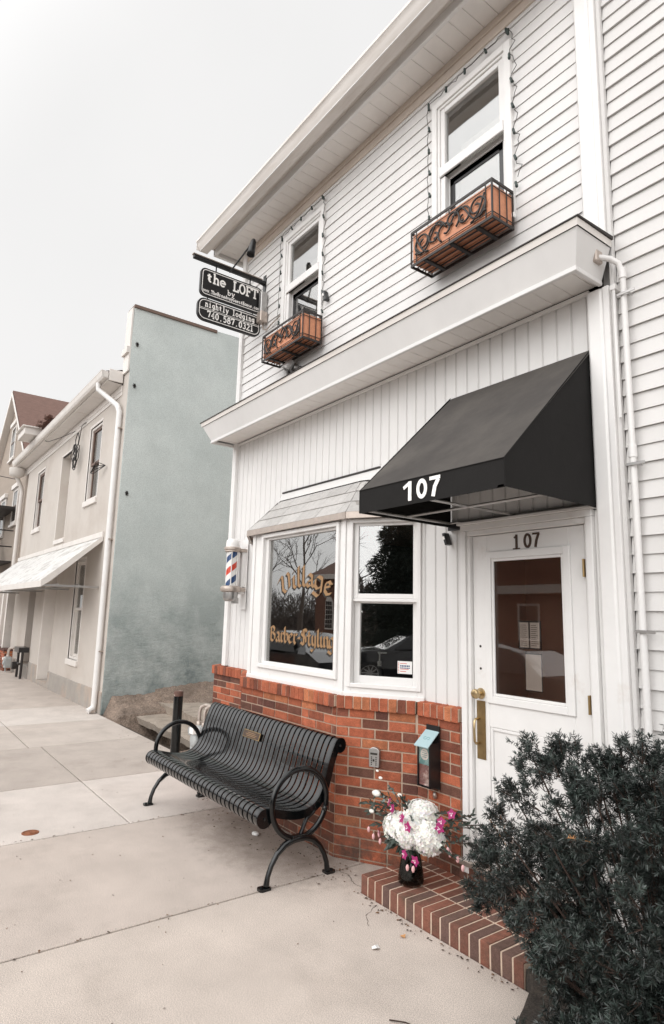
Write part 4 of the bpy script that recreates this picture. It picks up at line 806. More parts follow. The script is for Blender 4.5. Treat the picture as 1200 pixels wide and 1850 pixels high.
# ============================================================ BENCH
BN=thing('park_bench',(-4.6,2.45,0),'black metal slatted park bench with ring arms in front of the brick bay','bench')
ctl=[(2.205,.352),(2.160,.350),(2.125,.372),(2.110,.410),(2.122,.447),(2.155,.468),(2.21,.466),(2.29,.444),(2.38,.424),(2.46,.420),(2.53,.438),(2.585,.482),(2.62,.55),(2.645,.63),(2.668,.71),(2.70,.79),(2.728,.836),(2.762,.852),(2.796,.838),(2.808,.800),(2.795,.765)]
def cr(P,n=3):
    out=[]
    for i in range(len(P)-1):
        p0,p1,p2,p3=P[max(i-1,0)],P[i],P[i+1],P[min(i+2,len(P)-1)]
        for j in range(n):
            t=j/n; out.append(tuple(.5*((2*p1[k])+(-p0[k]+p2[k])*t+(2*p0[k]-5*p1[k]+4*p2[k]-p3[k])*t*t+(-p0[k]+3*p1[k]-3*p2[k]+p3[k])*t**3) for k in (0,1)))
    return out+[P[-1]]
prof=cr(ctl,3)
def offp(P,d):
    o=[]
    for i,p in enumerate(P):
        a=P[max(i-1,0)];b=P[min(i+1,len(P)-1)]; tx,tz=b[0]-a[0],b[1]-a[1]; L=math.hypot(tx,tz); o.append((p[0]+tz/L*d,p[1]-tx/L*d))
    return o
th=offp(prof,.013); n=len(prof)
n_s=31; xs=[-5.565+(1.925-.0)*i/(n_s-1) for i in range(n_s)]
sl0=None
for i,x in enumerate(xs):
    if i==0:
        m=MB(); hw=.0225; vs=[]
        for (a,b),(c_,d_) in zip(prof,th): vs+= [(x-hw,a,b),(x+hw,a,b),(x+hw,c_,d_),(x-hw,c_,d_)]
        m.add(vs,[(4*k+j,4*k+(j+1)%4,4*k+4+(j+1)%4,4*k+4+j) for k in range(n-1) for j in range(4)]+[(0,1,2,3),(4*n-1,4*n-2,4*n-3,4*n-4)])
        sl0=m.build('slat','slatblk',BN,bevel=.0018,auto=40)
    else:
        s_=sl0.copy(); COL.objects.link(s_); s_.parent=BN; s_.location=(x-xs[0],0,0)
in2=offp(prof,.052)
for xe in (-5.600,-3.612):
    m=MB(); q=[p for p in in2]; 
    vs=[]
    body=prof[4:-2]; inn=in2[4:-2]
    for (a,b),(c_,d_) in zip(body,inn): vs+= [(xe-.007,a,b),(xe+.007,a,b),(xe+.007,c_,d_),(xe-.007,c_,d_)]
    k_=len(body); m.add(vs,[(4*k+j,4*k+(j+1)%4,4*k+4+(j+1)%4,4*k+4+j) for k in range(k_-1) for j in range(4)]+[(0,1,2,3),(4*k_-1,4*k_-2,4*k_-3,4*k_-4)])
    m.lathe((xe-.0075,2.165,.409),[(.058,0),(.058,.015),(0,.015)],24,(1,0,0)); m.add([],[]); m.lathe((xe-.0075,2.165,.409),[(.058,0),(0,0)],24,(1,0,0)); m.lathe((xe-.0075,2.760,.800),[(.050,0),(.050,.015),(0,.015)],24,(1,0,0)); m.lathe((xe-.0075,2.760,.800),[(.05,0),(0,0)],24,(1,0,0))
    for y,z in ((2.165,.409),(2.76,.8),(2.56,.42)): m.lathe((xe+(.008 if xe>-4 else -.008),y,z),[(.010,0),(.010,.004),(0,.006)],10,(1 if xe>-4 else -1,0,0))
    m.build('end_plate','black',BN,auto=35)
for xe,sg in ((-5.625,-1),(-3.585,1)):
    ring=[(xe,2.42+.215*math.cos(R(a)),.475+.215*math.sin(R(a))) for a in range(0,360,9)]
    m=MB(); m.tube(ring,.016,10,closed=True,flat=1.25); m.lathe((xe+.018*sg,2.61,.42),[(.018,0),(.02,.01),(.012,.018),(0,.02)],14,(sg,0,0)); m.build('arm_ring','black',BN,smooth=True)
    for s in (-1,1):
        P=[(xe,2.42+s*y,z) for y,z in ((.0,.262),(.05,.258),(.11,.235),(.165,.19),(.205,.13),(.228,.07),(.236,.02))]
        m=MB(); m.tube(P,[.026,.024,.021,.018,.0165,.0165,.02],10); cy=2.42+s*.245
        m.add([],[]); foot=[(xe-.028,cy-.03,0),(xe+.028,cy-.03,0),(xe+.03,cy+.03,0),(xe+.02,cy+s*.0+.045,0),(xe-.02,cy+.045,0),(xe-.03,cy+.03,0)] if s>0 else [(xe-.02,cy-.045,0),(xe+.02,cy-.045,0),(xe+.03,cy-.03,0),(xe+.028,cy+.03,0),(xe-.028,cy+.03,0),(xe-.03,cy-.03,0)]
        m.prism(foot,(0,0,.016)); m.lathe((xe,cy+s*.025,.016),[(.009,0),(.009,.007),(0,.009)],6); m.build('leg','black',BN,auto=50)
    m=MB(); m.box(xe-.02,2.36,.245,xe+.02,2.48,.285); m.tube([(xe,2.42,.26),(xe-.035*sg,2.50,.36),(xe-.03*sg,2.56,.40)],.015,8); m.build('leg_bracket','black',BN,bevel=.006,seg=2)
m=MB()
for y,z in ((2.30,.425),(2.55,.425),(2.69,.68)): m.tube([(-5.6,y,z-.012),(-3.62,y+0,z-.012)],.012,8)
m.build('cross_rod','black',BN)
Pq=Vector((-4.815,2.655,.705)); tdir=Vector((1,0,0)); up=Vector((0,.30,.954)); nn=Vector((0,-.954,.30))
m=MB(); m.obox(Pq-up*.03,tdir*.27,up*.062,nn*.007); plq=m.build('plaque','brass',BN,bevel=.002)
m=MB(); m.obox(Pq-up*.024+tdir*.006+nn*.007,tdir*.258,up*.05,nn*.0006); m.build('plaque_face','bronze',plq)
m=MB()
for z,w in ((.011,.13),(-.002,.18),(-.014,.15)): m.obox(Pq+up*z+tdir*(.135-w/2)+nn*.0077,tdir*w,up*.004,nn*.0005)
m.build('plaque_text','gold',plq)
# ============================================================ bollard and gas meter
T=thing('bollard',(-7.25,3.08,0),'black steel bollard with worn top behind the bench beside the gas meter','bollard')
m=MB(); m.lathe((-7.25,3.08,0),[(.056,-.02),(.056,.70)],24); m.build('post','black',T,auto=35)
m=MB(); m.lathe((-7.25,3.08,0),[(.0565,.70),(.0565,.745),(.05,.758),(0,.76)],24); m.build('worn_cap',mat('worn_cap',(.12,.06,.045),.7,var=.3,vscale=30,col2=(.5,.4,.35),c2scale=9,c2thr=(.5,.6)),T,auto=35)
def gasmeter(x,y,z,sc,label,mt='meterg'):
    T=thing('gas_meter',(x,y,z),label,'gas meter','gas meters by the building walls')
    q=lambda a,b,c:(x+a*sc,y+b*sc,z+c*sc)
    m=MB(); P=[(-.11,.12),(-.125,.16),(-.125,.36),(-.10,.41),(.10,.41),(.125,.36),(.125,.16),(.11,.12)]; m.prism([q(a,-.075,b) for a,b in P],(0,.15*sc,0)); m.lathe(q(0,-.075,.26),[(.08*sc,0),(.078*sc,.025*sc),(.05*sc,.035*sc),(0,.035*sc)],20,(0,-1,0)); b=m.build('meter_body',mt,T,bevel=.02*sc,seg=3)
    m=MB(); m.box(*q(-.05,-.125,.33),*q(.05,-.076,.395)); m.build('index','signwht',b,bevel=.004)
    m=MB()
    for s in (-1,1):
        m.tube([q(s*.07,0,.40),q(s*.07,0,.56),q(s*.07,.02,.61),q(s*.07+.05,.05,.635),q(s*.07+.22,.07,.635)],.021*sc,10); m.lathe(q(s*.07,0,.41),[(.032*sc,0),(.032*sc,.035*sc),(.021*sc,.045*sc)],8)
    m.build('pipe','warmmetal',T,auto=50)
    m=MB(); m.tube([q(-.19,0,.0),q(-.19,0,.30)],.018*sc,8); m.lathe(q(-.19,-.03,.33),[(0,-.05*sc),(.05*sc,-.045*sc),(.06*sc,0),(.045*sc,.03*sc),(0,.035*sc)],16,(0,-1,0)); m.box(*q(-.21,-.02,.22),*q(-.165,.02,.27)); m.build('regulator','meterg',T,auto=40)
gasmeter(-6.82,3.20,0,1.0,'pale grey gas meter with two bent pipes behind the black bench')
gasmeter(-18.55,3.02,.0,1.0,'dark grey gas meter beside the low brick wall far down the street')
T=thing('meter_stand',(-17.0,3.05,0),'black topped utility stand against the cream building far down the street','utility stand')
m=MB(); m.box(-17.35,2.95,.62,-16.75,3.18,.74); m.build('top_box','plastic',T); m=MB()
for x in (-17.3,-16.8): m.tube([(x,3.05,0),(x,3.05,.62)],.03,8)
m.tube([(-17.3,3.0,.35),(-16.8,3.0,.35)],.03,8); m.lathe((-17.05,2.98,.3),[(.09,0),(.09,.1),(0,.11)],14,(0,-1,0)); m.build('pipework','iron',T)
# ============================================================ VASE AND BOUQUET
vx,vy,vz=-2.965,2.835,.106
T=thing('flower_vase',(vx,vy,vz),'dark tinted glass vase standing on the brick step','vase')
m=MB(); pr=[(.0,.004),(.074,.004),(.080,.018),(.076,.06),(.066,.12),(.056,.17),(.054,.195),(.064,.222),(.072,.23)]; m.lathe((vx,vy,vz),[(r,h) for r,h in pr],36); m.lathe((vx,vy,vz),[(0,.012)]+[(r-.004,h+.006) for r,h in pr[1:]],36); m.build('glass_body','vaseg',T,smooth=True)
m=MB(); m.lathe((vx,vy,vz),[(0,.016),(.069,.016),(.070,.05),(.061,.11),(0,.112)],30); m.build('water','vaseg',T,smooth=True)
m=MB()
for i in range(26): m.ico((vx+rnd.uniform(-.045,.045),vy+rnd.uniform(-.045,.045),vz+.024+rnd.uniform(0,.012)),.011,1,(1.2,1,.7),.1)
m.build('glass_pebbles','chrome',T,smooth=True)
FB=thing('flower_bouquet',(vx,vy,vz+.2),'bouquet of white hydrangeas with magenta orchids and dark leaves in the vase','bouquet')
m=MB()
for i in range(16):
    a=rnd.uniform(0,2*pi); m.tube([(vx+.04*math.cos(a),vy+.04*math.sin(a),vz+.02),(vx-.01*math.cos(a),vy-.01*math.sin(a),vz+.18),(vx-.05*math.cos(a),vy-.05*math.sin(a),vz+.29)],.004,5)
m.build('stem','stem',FB)
def petalq(m,c,d,size,n,col,cup=.3,w=.6):
    d=Vector(d).normalized(); a=Vector((0,0,1)) if abs(d.z)<.9 else Vector((1,0,0)); u=(a-d*a.dot(d)).normalized(); v=d.cross(u); ph=rnd.uniform(0,2*pi)
    for k in range(n):
        t=ph+2*pi*k/n; r=u*math.cos(t)+v*math.sin(t); s=d.cross(r); j=rnd.uniform(.85,1.1)
        c0=Vector(c); p=[c0,c0+r*size*.5*j+s*size*w*.5+d*size*cup*.5,c0+r*size*j+d*size*cup*.75,c0+r*size*.5*j-s*size*w*.5+d*size*cup*.5]
        m.add(p,[(0,1,2,3)],col=tuple(q*rnd.uniform(.92,1.04) for q in col))
def hydrangea(c,rx,rz,nf):
    m=MB(); c=Vector(c)
    m.ico(c,rx*.86,2,(1,.9,rz/rx),.02,col=(.62,.62,.56))
    for i in range(nf):
        z=1-2*(i+.5)/nf; t=i*2.39996; q=math.sqrt(1-z*z); d=Vector((q*math.cos(t),q*math.sin(t),z)); lump=1+.07*math.sin(d.x*9+d.z*7)+rnd.uniform(-.03,.04)
        p=c+Vector((d.x*rx,d.y*rx*.9,d.z*rz))*lump*.93
        petalq(m,p,d+Vector((rnd.uniform(-.3,.3),rnd.uniform(-.3,.3),rnd.uniform(-.3,.3))),rnd.uniform(.014,.021),4,(.83,.81,.77),rnd.uniform(.1,.5),.9)
    return m.build('hydrangea_head','petal',FB)
hydrangea((vx-.050,vy-.045,vz+.308),.112,.088,560); hydrangea((vx+.055,vy-.075,vz+.300),.085,.075,380); hydrangea((vx+.150,vy-.01,vz+.305),.108,.098,560); hydrangea((vx+.065,vy+.02,vz+.420),.110,.066,420); hydrangea((vx+.055,vy-.03,vz+.365),.095,.07,340)
def orchid(c,d,s=.034,col=(.36,.018,.14)):
    m=MB(); petalq(m,c,d,s,5,col,.12,.75); petalq(m,Vector(c)+Vector(d).normalized()*.004,d,s*.45,3,(.75,.55,.62),.8,.6); return m.build('orchid','petal',FB)
for c,d in (((vx+0.068,vy-0.140,vz+0.411),(-0.3, -1, 0.3)),((vx+0.130,vy-0.150,vz+0.378),(0.1, -1, 0)),((vx-0.088,vy-0.100,vz+0.459),(-0.6, -0.8, 0.4)),((vx-0.050,vy-0.110,vz+0.429),(-0.3, -0.9, 0.2)),((vx+0.115,vy-0.160,vz+0.227),(-0.2, -1, 0.1)),((vx+0.193,vy-0.150,vz+0.215),(0.2, -1, -0.1)),((vx-0.144,vy-0.080,vz+0.266),(-0.5, -0.8, -0.1)),((vx-0.215,vy-0.070,vz+0.247),(-0.7, -0.7, -0.1)),((vx+0.272,vy-0.020,vz+0.423),(0.4, -0.9, 0.3)),((vx+0.267,vy-0.030,vz+0.389),(0.3, -0.9, 0.0)),((vx+0.318,vy+0.020,vz+0.471),(0.3, -0.8, 0.2))): orchid(c,d)
m=MB()
for c in ((vx-0.335,vy-0.060,vz+0.224),(vx-0.287,vy-0.060,vz+0.194),(vx-0.197,vy-0.080,vz+0.194),(vx-0.220,vy-0.070,vz+0.228),(vx+0.148,vy-0.170,vz+0.167),(vx+0.196,vy-0.170,vz+0.174),(vx+0.322,vy+0.000,vz+0.260),(vx+0.379,vy+0.000,vz+0.249),(vx+0.418,vy+0.000,vz+0.215),(vx+0.307,vy+0.000,vz+0.279)):
    mb_=MB(); mb_.ico(c,.0125,2,(.8,.8,1.5),.05,col=(.72,.42,.42)); mb_.build('flower_bud','petal',FB,smooth=True)
for c,s in (((vx-0.299,vy-0.030,vz+0.450),0.026),((vx-0.343,vy-0.030,vz+0.329),0.016),((vx-0.293,vy+0.000,vz+0.543),0.012),((vx-0.326,vy+0.000,vz+0.581),0.009),((vx-0.083,vy-0.020,vz+0.487),0.014)):
    mb_=MB(); mb_.ico(c,s,2,(1.4,.9,.8),.05,col=(.80,.77,.72)); mb_.build('flower_bud','petal',FB,smooth=True)
if 0: m.build('flower_bud','petal',FB,smooth=True)
m=MB(); m2=MB(); m3=MB()
def leafq(mm,p,d,L,w):
    d=Vector(d).normalized(); s=d.cross(Vector((rnd.uniform(-.4,.4),-1,rnd.uniform(-.4,.4)))).normalized(); p=Vector(p); dr=Vector((0,0,-.15*L))
    mm.add([p,p+d*L*.45+s*w,p+d*L+dr,p+d*L*.45-s*w,p+d*L*.5+Vector((0,.004,.004))],[(0,1,4),(1,2,4),(2,3,4),(3,0,4)])
sprays=[((-.12,0,.36),(-.34,-.03,.38),'l'),((-.12,0,.30),(-.37,-.02,.32),'l'),((-.10,0,.42),(-.22,.02,.50),'e'),((.12,.03,.36),(.40,.08,.44),'l'),((.12,.02,.30),(.38,.06,.34),'l'),((.10,0,.40),(.30,.10,.46),'l'),((0,-.05,.40),(.07,-.09,.49),'e'),((.04,-.08,.38),(.05,-.10,.30),'l'),((-.10,-.02,.38),(-.28,-.02,.44),'e'),((.1,0,.26),(.36,-.02,.26),'l'),((-.1,.0,.28),(-.26,-.05,.27),'l'),((.12,.0,.32),(.46,.10,.42),'l'),((.02,-.09,.24),(.12,-.10,.19),'l'),((.2,.02,.34),(.52,.06,.46),'l'),((.2,.0,.28),(.50,.0,.36),'l'),((.2,.04,.38),(.42,.08,.48),'l'),((-.14,0,.33),(-.44,-.02,.36),'l'),((-.12,.02,.4),(-.34,.02,.44),'l'),((.05,-.06,.42),(.03,-.11,.50),'l'),((.03,-.05,.40),(.11,-.10,.40),'e'),((-.14,.02,.34),(-.30,.04,.37),'l')]
mU,m2U=m,m2
for a,b,k in sprays:
    m=MB(); m2=MB()
    a=Vector((vx,vy,vz))+Vector(a); b=Vector((vx,vy,vz))+Vector(b); m3.tube([a,a.lerp(b,.5)+Vector((0,0,.015)),b],.0028,5)
    for i in range(11):
        t=(i+1)/11; p=a.lerp(b,t)+Vector((0,0,.015*math.sin(pi*t))); d=(b-a).normalized()+Vector((rnd.uniform(-1,1),rnd.uniform(-1,.6),rnd.uniform(-1,1)))*.8
        leafq(m if k=='l' else m2,p,d,rnd.uniform(.035,.065) if k=='l' else rnd.uniform(.022,.035),rnd.uniform(.007,.012) if k=='l' else .010)
    (m if k=='l' else m2).build('leaf_spray','leaf' if k=='l' else 'eucal',FB)
m,m2=mU,m2U
for i in range(110):
    a=rnd.uniform(0,2*pi); p=(vx+.13*math.cos(a)*rnd.uniform(.4,1),vy+.10*math.sin(a),vz+rnd.uniform(.22,.30)); leafq(m,p,(math.cos(a),math.sin(a),rnd.uniform(-.6,.2)),rnd.uniform(.05,.09),.016)
m.build('leaf_collar','leaf',FB); m3.build('twig','bark',FB)
# ============================================================ YEW BUSH
YB=thing('yew_bush',(-1.2,2.35,.03),'dark green needled yew bush beside the brick step and white door','bush')
rs=np.random.RandomState(5)
lob=[((-1.17,2.38,.72),(.57,.46,.49),1.0,640),((-1.80,2.47,.56),(.34,.25,.19),.8,190),((-1.10,2.02,.20),(.36,.34,.30),.8,320),((-.70,2.30,.72),(.5,.45,.53),.9,480),((-.75,2.0,.25),(.45,.35,.3),.8,280),((-1.50,2.42,.92),(.30,.26,.25),.7,150),((-1.50,2.38,.46),(.28,.25,.20),.6,110),((-.95,2.1,.62),(.42,.32,.42),.6,260)]
tips=[]
for c,r,_,n_ in lob:
    c=np.array(c); r=np.array(r)
    for i in range(int(n_/3.6)):
        d=rs.normal(size=3); d/=np.linalg.norm(d); q=.72+.34*rs.rand()**.7 if rs.rand()<.82 else .35+.4*rs.rand()
        bump=1+.16*mn.noise(Vector(tuple(d*2.3+c*3)))*1.5; p=c+d*r*q*bump
        if p[2]<.06 or p[1]>3.10: continue
        tips.append((p,d))
for c,d in (((-2.00,2.5,.60),(-1,0,.5)),((-2.12,2.52,.57),(-1,0,.1)),((-2.05,2.5,.50),(-1,0,-.1)),((-1.80,2.5,1.02),(-.5,0,1)),((-1.84,2.48,1.13),(-.5,0,1)),((-1.70,2.45,1.14),(0,0,1)),((-1.35,2.45,1.20),(0,0,1)),((-1.27,2.4,1.24),(0,0,1)),((-1.15,2.4,1.25),(0,0,1)),((-1.02,2.35,1.25),(0,0,1)),((-.95,2.3,1.22),(0,0,1)),((-1.22,2.3,1.15),(0,0,1)),((-1.58,2.45,1.18),(0,0,1)),((-1.42,2.4,1.18),(-.3,0,1)),((-1.88,2.42,.92),(-1,0,.4)),((-1.94,2.46,.80),(-1,0,.3)),((-1.72,2.40,.30),(-1,-.2,0)),((-1.64,2.3,.22),(-1,-.4,0))):
    for k in range(2): tips.append((np.array(c)+rs.normal(size=3)*.03,np.array(d,float)))
V=[];C=[]
def shoot(p,ax,L,nn_,green):
    ax=ax/np.linalg.norm(ax); a=np.array([0,0,1.]) if abs(ax[2])<.9 else np.array([1.,0,0]); u=np.cross(ax,a); u/=np.linalg.norm(u); v=np.cross(ax,u)
    t=rs.rand(nn_)**.75; ang=rs.rand(nn_)*2*pi; base=p+np.outer(t*L,ax)
    out=np.outer(np.cos(ang),u)+np.outer(np.sin(ang),v); dr=out*.95+ax*(.15+.9*t[:,None]**2); dr/=np.linalg.norm(dr,axis=1)[:,None]
    ln=(.016+.009*rs.rand(nn_))[:,None]; sd=np.cross(dr,rs.normal(size=(nn_,3))); sd/=np.linalg.norm(sd,axis=1)[:,None]; w=.0012
    tri=np.stack([base-sd*w,base+sd*w,base+dr*ln*.6+sd*w*1.15,base+dr*ln,base+dr*ln*.6-sd*w*1.15],1); V.append(tri.reshape(-1,3))
    g=(green*(.7+.6*rs.rand(nn_)))[:,None]; tipc=(t>.8)[:,None]*1.3+1; C.append(np.repeat(np.hstack([.0165*g*tipc,.0225*g*tipc,.0195*g*tipc,np.ones((nn_,1))]),5,axis=0))
bm_=MB(); core=np.array([-1.2,2.38,.35])
for k,(p,d) in enumerate(tips):
    g=.6+.8*rs.rand(); dd=d*.9+np.array([0,0,.25]); dd/=np.linalg.norm(dd); root=p-dd*.07
    for j in range(15):
        a=dd*.75+rs.normal(size=3)*.55; a/=np.linalg.norm(a); o=root+dd*.05*rs.rand()+a*.02; L=.035+.04*rs.rand()
        shoot(o,a,L,36,g*(.8+.4*rs.rand()))
        if j%4==0: bm_.tube([tuple(root),tuple(o+a*L*.7)],.0016,4,caps=False)
    if k%3==0:
        q=core*.4+p*.6+np.array([0,0,-.05]); bm_.tube([tuple(q),tuple(p*.8+q*.2),tuple(root)],[.005,.003,.002],5,caps=False)
for i in range(16):
    p,d=tips[rs.randint(len(tips))]; bx=np.array([-1.15+rs.normal()*.08,2.36+rs.normal()*.07,.05]); mid=bx*.45+p*.55+np.array([0,0,.06]); bm_.tube([tuple(bx),tuple(bx*.75+p*.25+np.array([0,0,.05])),tuple(mid),tuple(p*.8+mid*.2)],[.014,.010,.007,.003],6)
V=np.concatenate(V)-np.array([-1.2,2.35,.03]); C=np.concatenate(C); nf=len(V)//5
me=bpy.data.meshes.new('foliage'); me.vertices.add(len(V)); me.vertices.foreach_set('co',V.astype('f').ravel()); me.loops.add(len(V)); me.loops.foreach_set('vertex_index',np.arange(len(V),dtype='i')); me.polygons.add(nf); me.polygons.foreach_set('loop_start',np.arange(0,len(V),5,dtype='i')); me.polygons.foreach_set('loop_total',np.full(nf,5,dtype='i')); me.update(calc_edges=True)
ca=me.color_attributes.new('tone','FLOAT_COLOR','POINT'); ca.data.foreach_set('color',C.astype('f').ravel()); me.materials.append(W['needle'])
fo=bpy.data.objects.new('foliage',me); COL.objects.link(fo); fo.parent=YB; bm_.build('branches','bark',YB)
m=MB(); p=Vector((-1.93,2.5,.62))
for b in (Vector((-2.03,2.5,.83)),Vector((-2.08,2.5,.76)),Vector((-1.97,2.52,.72))):
    m.tube([p,b],.002,4)
    for i in range(60):
        t=rnd.random(); q=p.lerp(b,.35+.65*t); d=Vector((rnd.uniform(-1,1),rnd.uniform(-1,1),rnd.uniform(-.2,1.2))).normalized()*.022; s=Vector((.0012,0,.0)); m.add([q-s,q+s,q+d],[(0,1,2)])
m.build('dead_sprig','dead',YB)
for k in range(7):
    p,d=tips[rs.randint(200)]; p=Vector(tuple(p)); dd=Vector((rnd.uniform(-1,.2),rnd.uniform(-1,0),rnd.uniform(.2,1))).normalized(); b=p+dd*.07; m=MB(); m.tube([p-dd*.08,b],.0016,4)
    for i in range(34):
        q=p.lerp(b,rnd.random()); e=Vector((rnd.uniform(-1,1),rnd.uniform(-1,1),rnd.uniform(-.2,1))).normalized()*.017; s=Vector((.0010,0,0)); m.add([q-s,q+s,q+e],[(0,1,2)])
    m.build('dead_sprig','dead',YB)
# ============================================================ NEIGHBOUR ON THE RIGHT
NB=thing('neighbouring_house',(1,3.2,0),'pale grey clapboard house wall to the right of the white corner board','building')
m=MB(); lap(m,-1.674,4.5,0.1,9.5,3.205,.0106,.0975,(),(.016,.011)); m.build('clapboard_siding','vinyl2',NB)
m=MB(); m.box(-1.674,3.215,0,4.5,9,9.5); m.build('house_body','vinyl2',NB)
m=MB(); m.box(-1.65,3.185,0,4.5,3.204,.1); m.build('foundation','conc2',NB)
DP=thing('conduit_pipe',(-1.60,3.15,0),'white plastic pipe running down the wall beside the corner board','pipe')
m=MB(); xp=-1.615; m.tube([(-1.70,3.06,3.735),(-1.655,3.10,3.72),(xp-.01,3.13,3.69),(xp,3.15,3.62),(xp,3.15,2.6)],.0165,12); m.tube([(xp,3.15,2.6),(xp,3.15,.1)],.018,12); m.lathe((xp,3.15,3.60),[(.021,0),(.021,.06),(.017,.06)],14); m.lathe((xp,3.15,2.57),[(.022,0),(.022,.07),(.018,.07)],14); m.build('pipe_run','pipe',DP,auto=50)
m=MB()
for z in (3.50,2.53,1.66): m.box(xp-.026,3.122,z-.008,xp+.075,3.127,z+.008); m.box(xp+.03,3.127,z-.008,xp+.033,3.18,z+.008)
m.build('strap','chrome',DP,bevel=.001)
m=MB(); m.box(-1.745,3.02,3.70,-1.690,3.09,3.775); m.build('end_box','warmmetal',DP,bevel=.006)
m=MB(); m.tube([(-1.665,3.14,3.55),(-1.665,3.14,2.8)],.008,6); m.box(-1.68,3.13,3.55,-1.65,3.19,3.58); m.build('thin_cable','trim',DP)
# ============================================================ CREAM BUILDING (left)
CB=thing('cream_building',(-15,3.2,0),'cream stuccoed two storey building with sage green side wall and broad white eaves','building')
def wallholes(mb,x0,x1,z0,z1,y0,y1,holes):
    xs=sorted({x0,x1}|{h[0] for h in holes}|{h[2] for h in holes})
    for a,b in zip(xs,xs[1:]):
        zz=[(z0,z1)]
        for h in holes:
            if h[0]<(a+b)/2<h[2]:
                nz=[]
                for p,q in zz:
                    if h[1]>p: nz.append((p,min(q,h[1])))
                    if h[3]<q: nz.append((max(p,h[3]),q))
                zz=[r for r in nz if r[1]-r[0]>1e-4]
        for p,q in zz: mb.box(a,y0,p,b,y1,q)
hs=[(-12.92,3.84,-12.08,5.38),(-15.28,3.25,-14.40,5.24),(-18.03,3.76,-17.15,5.32),(-13.10,.74,-12.38,2.66),(-15.60,.10,-14.62,2.68),(-17.55,.30,-16.75,2.68)]
m=MB(); wallholes(m,-19.5,-10.69,.36,5.95,3.2,3.5,hs[:4]+[(h[0],0,h[2],h[3]) for h in hs[4:]]); m.build('front_wall','cream',CB)
m=MB(); m.box(-14.62,3.185,-.05,-10.70,3.46,.36); m.box(-16.75,3.185,-.05,-15.6,3.46,.40); m.box(-19.5,3.185,-.05,-17.55,3.46,.36); m.box(-15.6,3.19,-.05,-14.62,3.5,.095); m.build('stone_base','stone',CB,bevel=.01)
m=MB(); m.prism([(-10.67,3.205,.0),(-10.67,9.5,.0),(-10.67,9.5,7.35),(-10.67,3.20,7.18),(-10.67,3.195,6.1),(-10.67,3.205,5.95)],(-.30,0,0)); 
m.build('side_wall','stucco',CB)
m=MB(); m.box(-10.99,3.19,7.18,-10.64,4.84,7.235); m.build('parapet_cap','brownwood',CB)
m=MB(); m.box(-10.98,3.165,5.96,-10.675,3.194,7.18); m.box(-10.98,3.12,6.3,-10.675,3.165,6.42); m.build('parapet_end','creamtrim',CB)
m=MB()
for y,z in ((3.30,6.48),(3.31,5.69),(3.33,3.72)):
    for a in (0,60,120): c_,s_=math.cos(R(a))*.022,math.sin(R(a))*.035; m.obox((-10.668,y-c_,z-s_-.008),(.03,0,0),(0,2*c_,2*s_),(0,-.014,.022))
m.build('wall_anchor','iron',CB)
def oldwin(x0,z0,x1,z1,blind=True,nm='window'):
    m=MB(); frame(m,x0,z0,x1,z1,.05,3.215,3.30); m.box(x0-.04,3.16,z0-.11,x1+.04,3.29,z0); m.box(x0-.03,3.185,z1,x1+.03,3.25,z1+.05); m.box(x0-.03,3.188,z0,x0,3.25,z1); m.box(x1,3.188,z0,x1+.03,3.25,z1); w=m.build(nm,'creamtrim',CB,bevel=.005)
    mid=(z0+z1)/2; m=MB(); frame(m,x0+.051,mid-.02,x1-.051,z1-.051,.045,3.24,3.28); frame(m,x0+.051,z0+.051,x1-.051,mid+.02,.045,3.281,3.31); m.build('sash','brownwood' if blind else 'creamtrim',w)
    m=MB(); m.box(x0+.09,3.262,mid+.02,x1-.09,3.266,z1-.09); m.box(x0+.09,3.292,z0+.09,x1-.09,3.296,mid-.02); m.build('pane','glassb',w)
    m=MB(); m.box(x0+.06,3.36,z0+.06,x1-.06,3.37,z1-.06) if not blind else m.box(x0+.06,3.36,mid,x1-.06,3.37,z1-.06); m.build('curtain','curtain',w)
oldwin(*hs[0]); oldwin(*hs[2]); oldwin(*hs[3],blind=False)
m=MB(); x0,z0,x1,z1=hs[1]; m.box(x0,3.38,z0,x1-.06,3.42,z1); m.box(x0-.03,3.17,z0-.10,x1+.03,3.38,z0-.002); m.box(x0-.03,3.185,z1,x1+.03,3.25,z1+.04); m.box(x0-.03,3.185,z0,x0-.002,3.25,z1); b=m.build('blind_window','creamtrim',CB,bevel=.005)
m=MB(); m.box(x1-.055,3.30,z0,x1-.002,3.42,z1); m.build('dark_gap','darkin',b)
m=MB(); x0,z0,x1,z1=hs[4]; m.box(x0+.02,3.42,.1,x1-.02,3.46,z1); m.box(x0-.04,3.17,.1,x0+.004,3.418,z1); d=m.build('door','creamtrim',CB,bevel=.004)
m=MB(); x0,z0,x1,z1=hs[5]; m.box(x0,3.45,.3,x1,3.48,z1); d=m.build('door','brownwood',CB); m=MB(); m.box(x0+.15,3.44,1.1,x1-.15,3.449,2.4); m.build('door_pane','glassb',d); m=MB(); m.box(x0-.02,3.17,-.03,x1+.02,3.5,.3); m.build('doorstep','stone',CB)
m=MB(); m.box(-19.4,3.55,.0,-10.98,3.6,5.9); m.box(-19.5,3.5,0,-19.4,9,5.95); m.box(-19.5,9,0,-10.98,9.1,5.95); m.build('inner_wall','darkin',CB)
ey=2.90
m=MB(); m.add([(-20.0,ey+.02,5.80),(-10.99,ey+.02,5.80),(-10.99,3.2,5.78),(-20.0,3.2,5.78)],[(0,1,2,3)]); m.box(-20.0,ey+.012,5.80,-10.99,ey+.035,5.95); m.box(-20,3.175,5.66,-10.99,3.199,5.775); m.box(-20,3.185,5.58,-10.99,3.199,5.66); m.box(-10.985,ey+.03,5.80,-10.95,3.18,6.02); m.box(-20.02,ey+.03,5.80,-19.99,3.2,6.0)
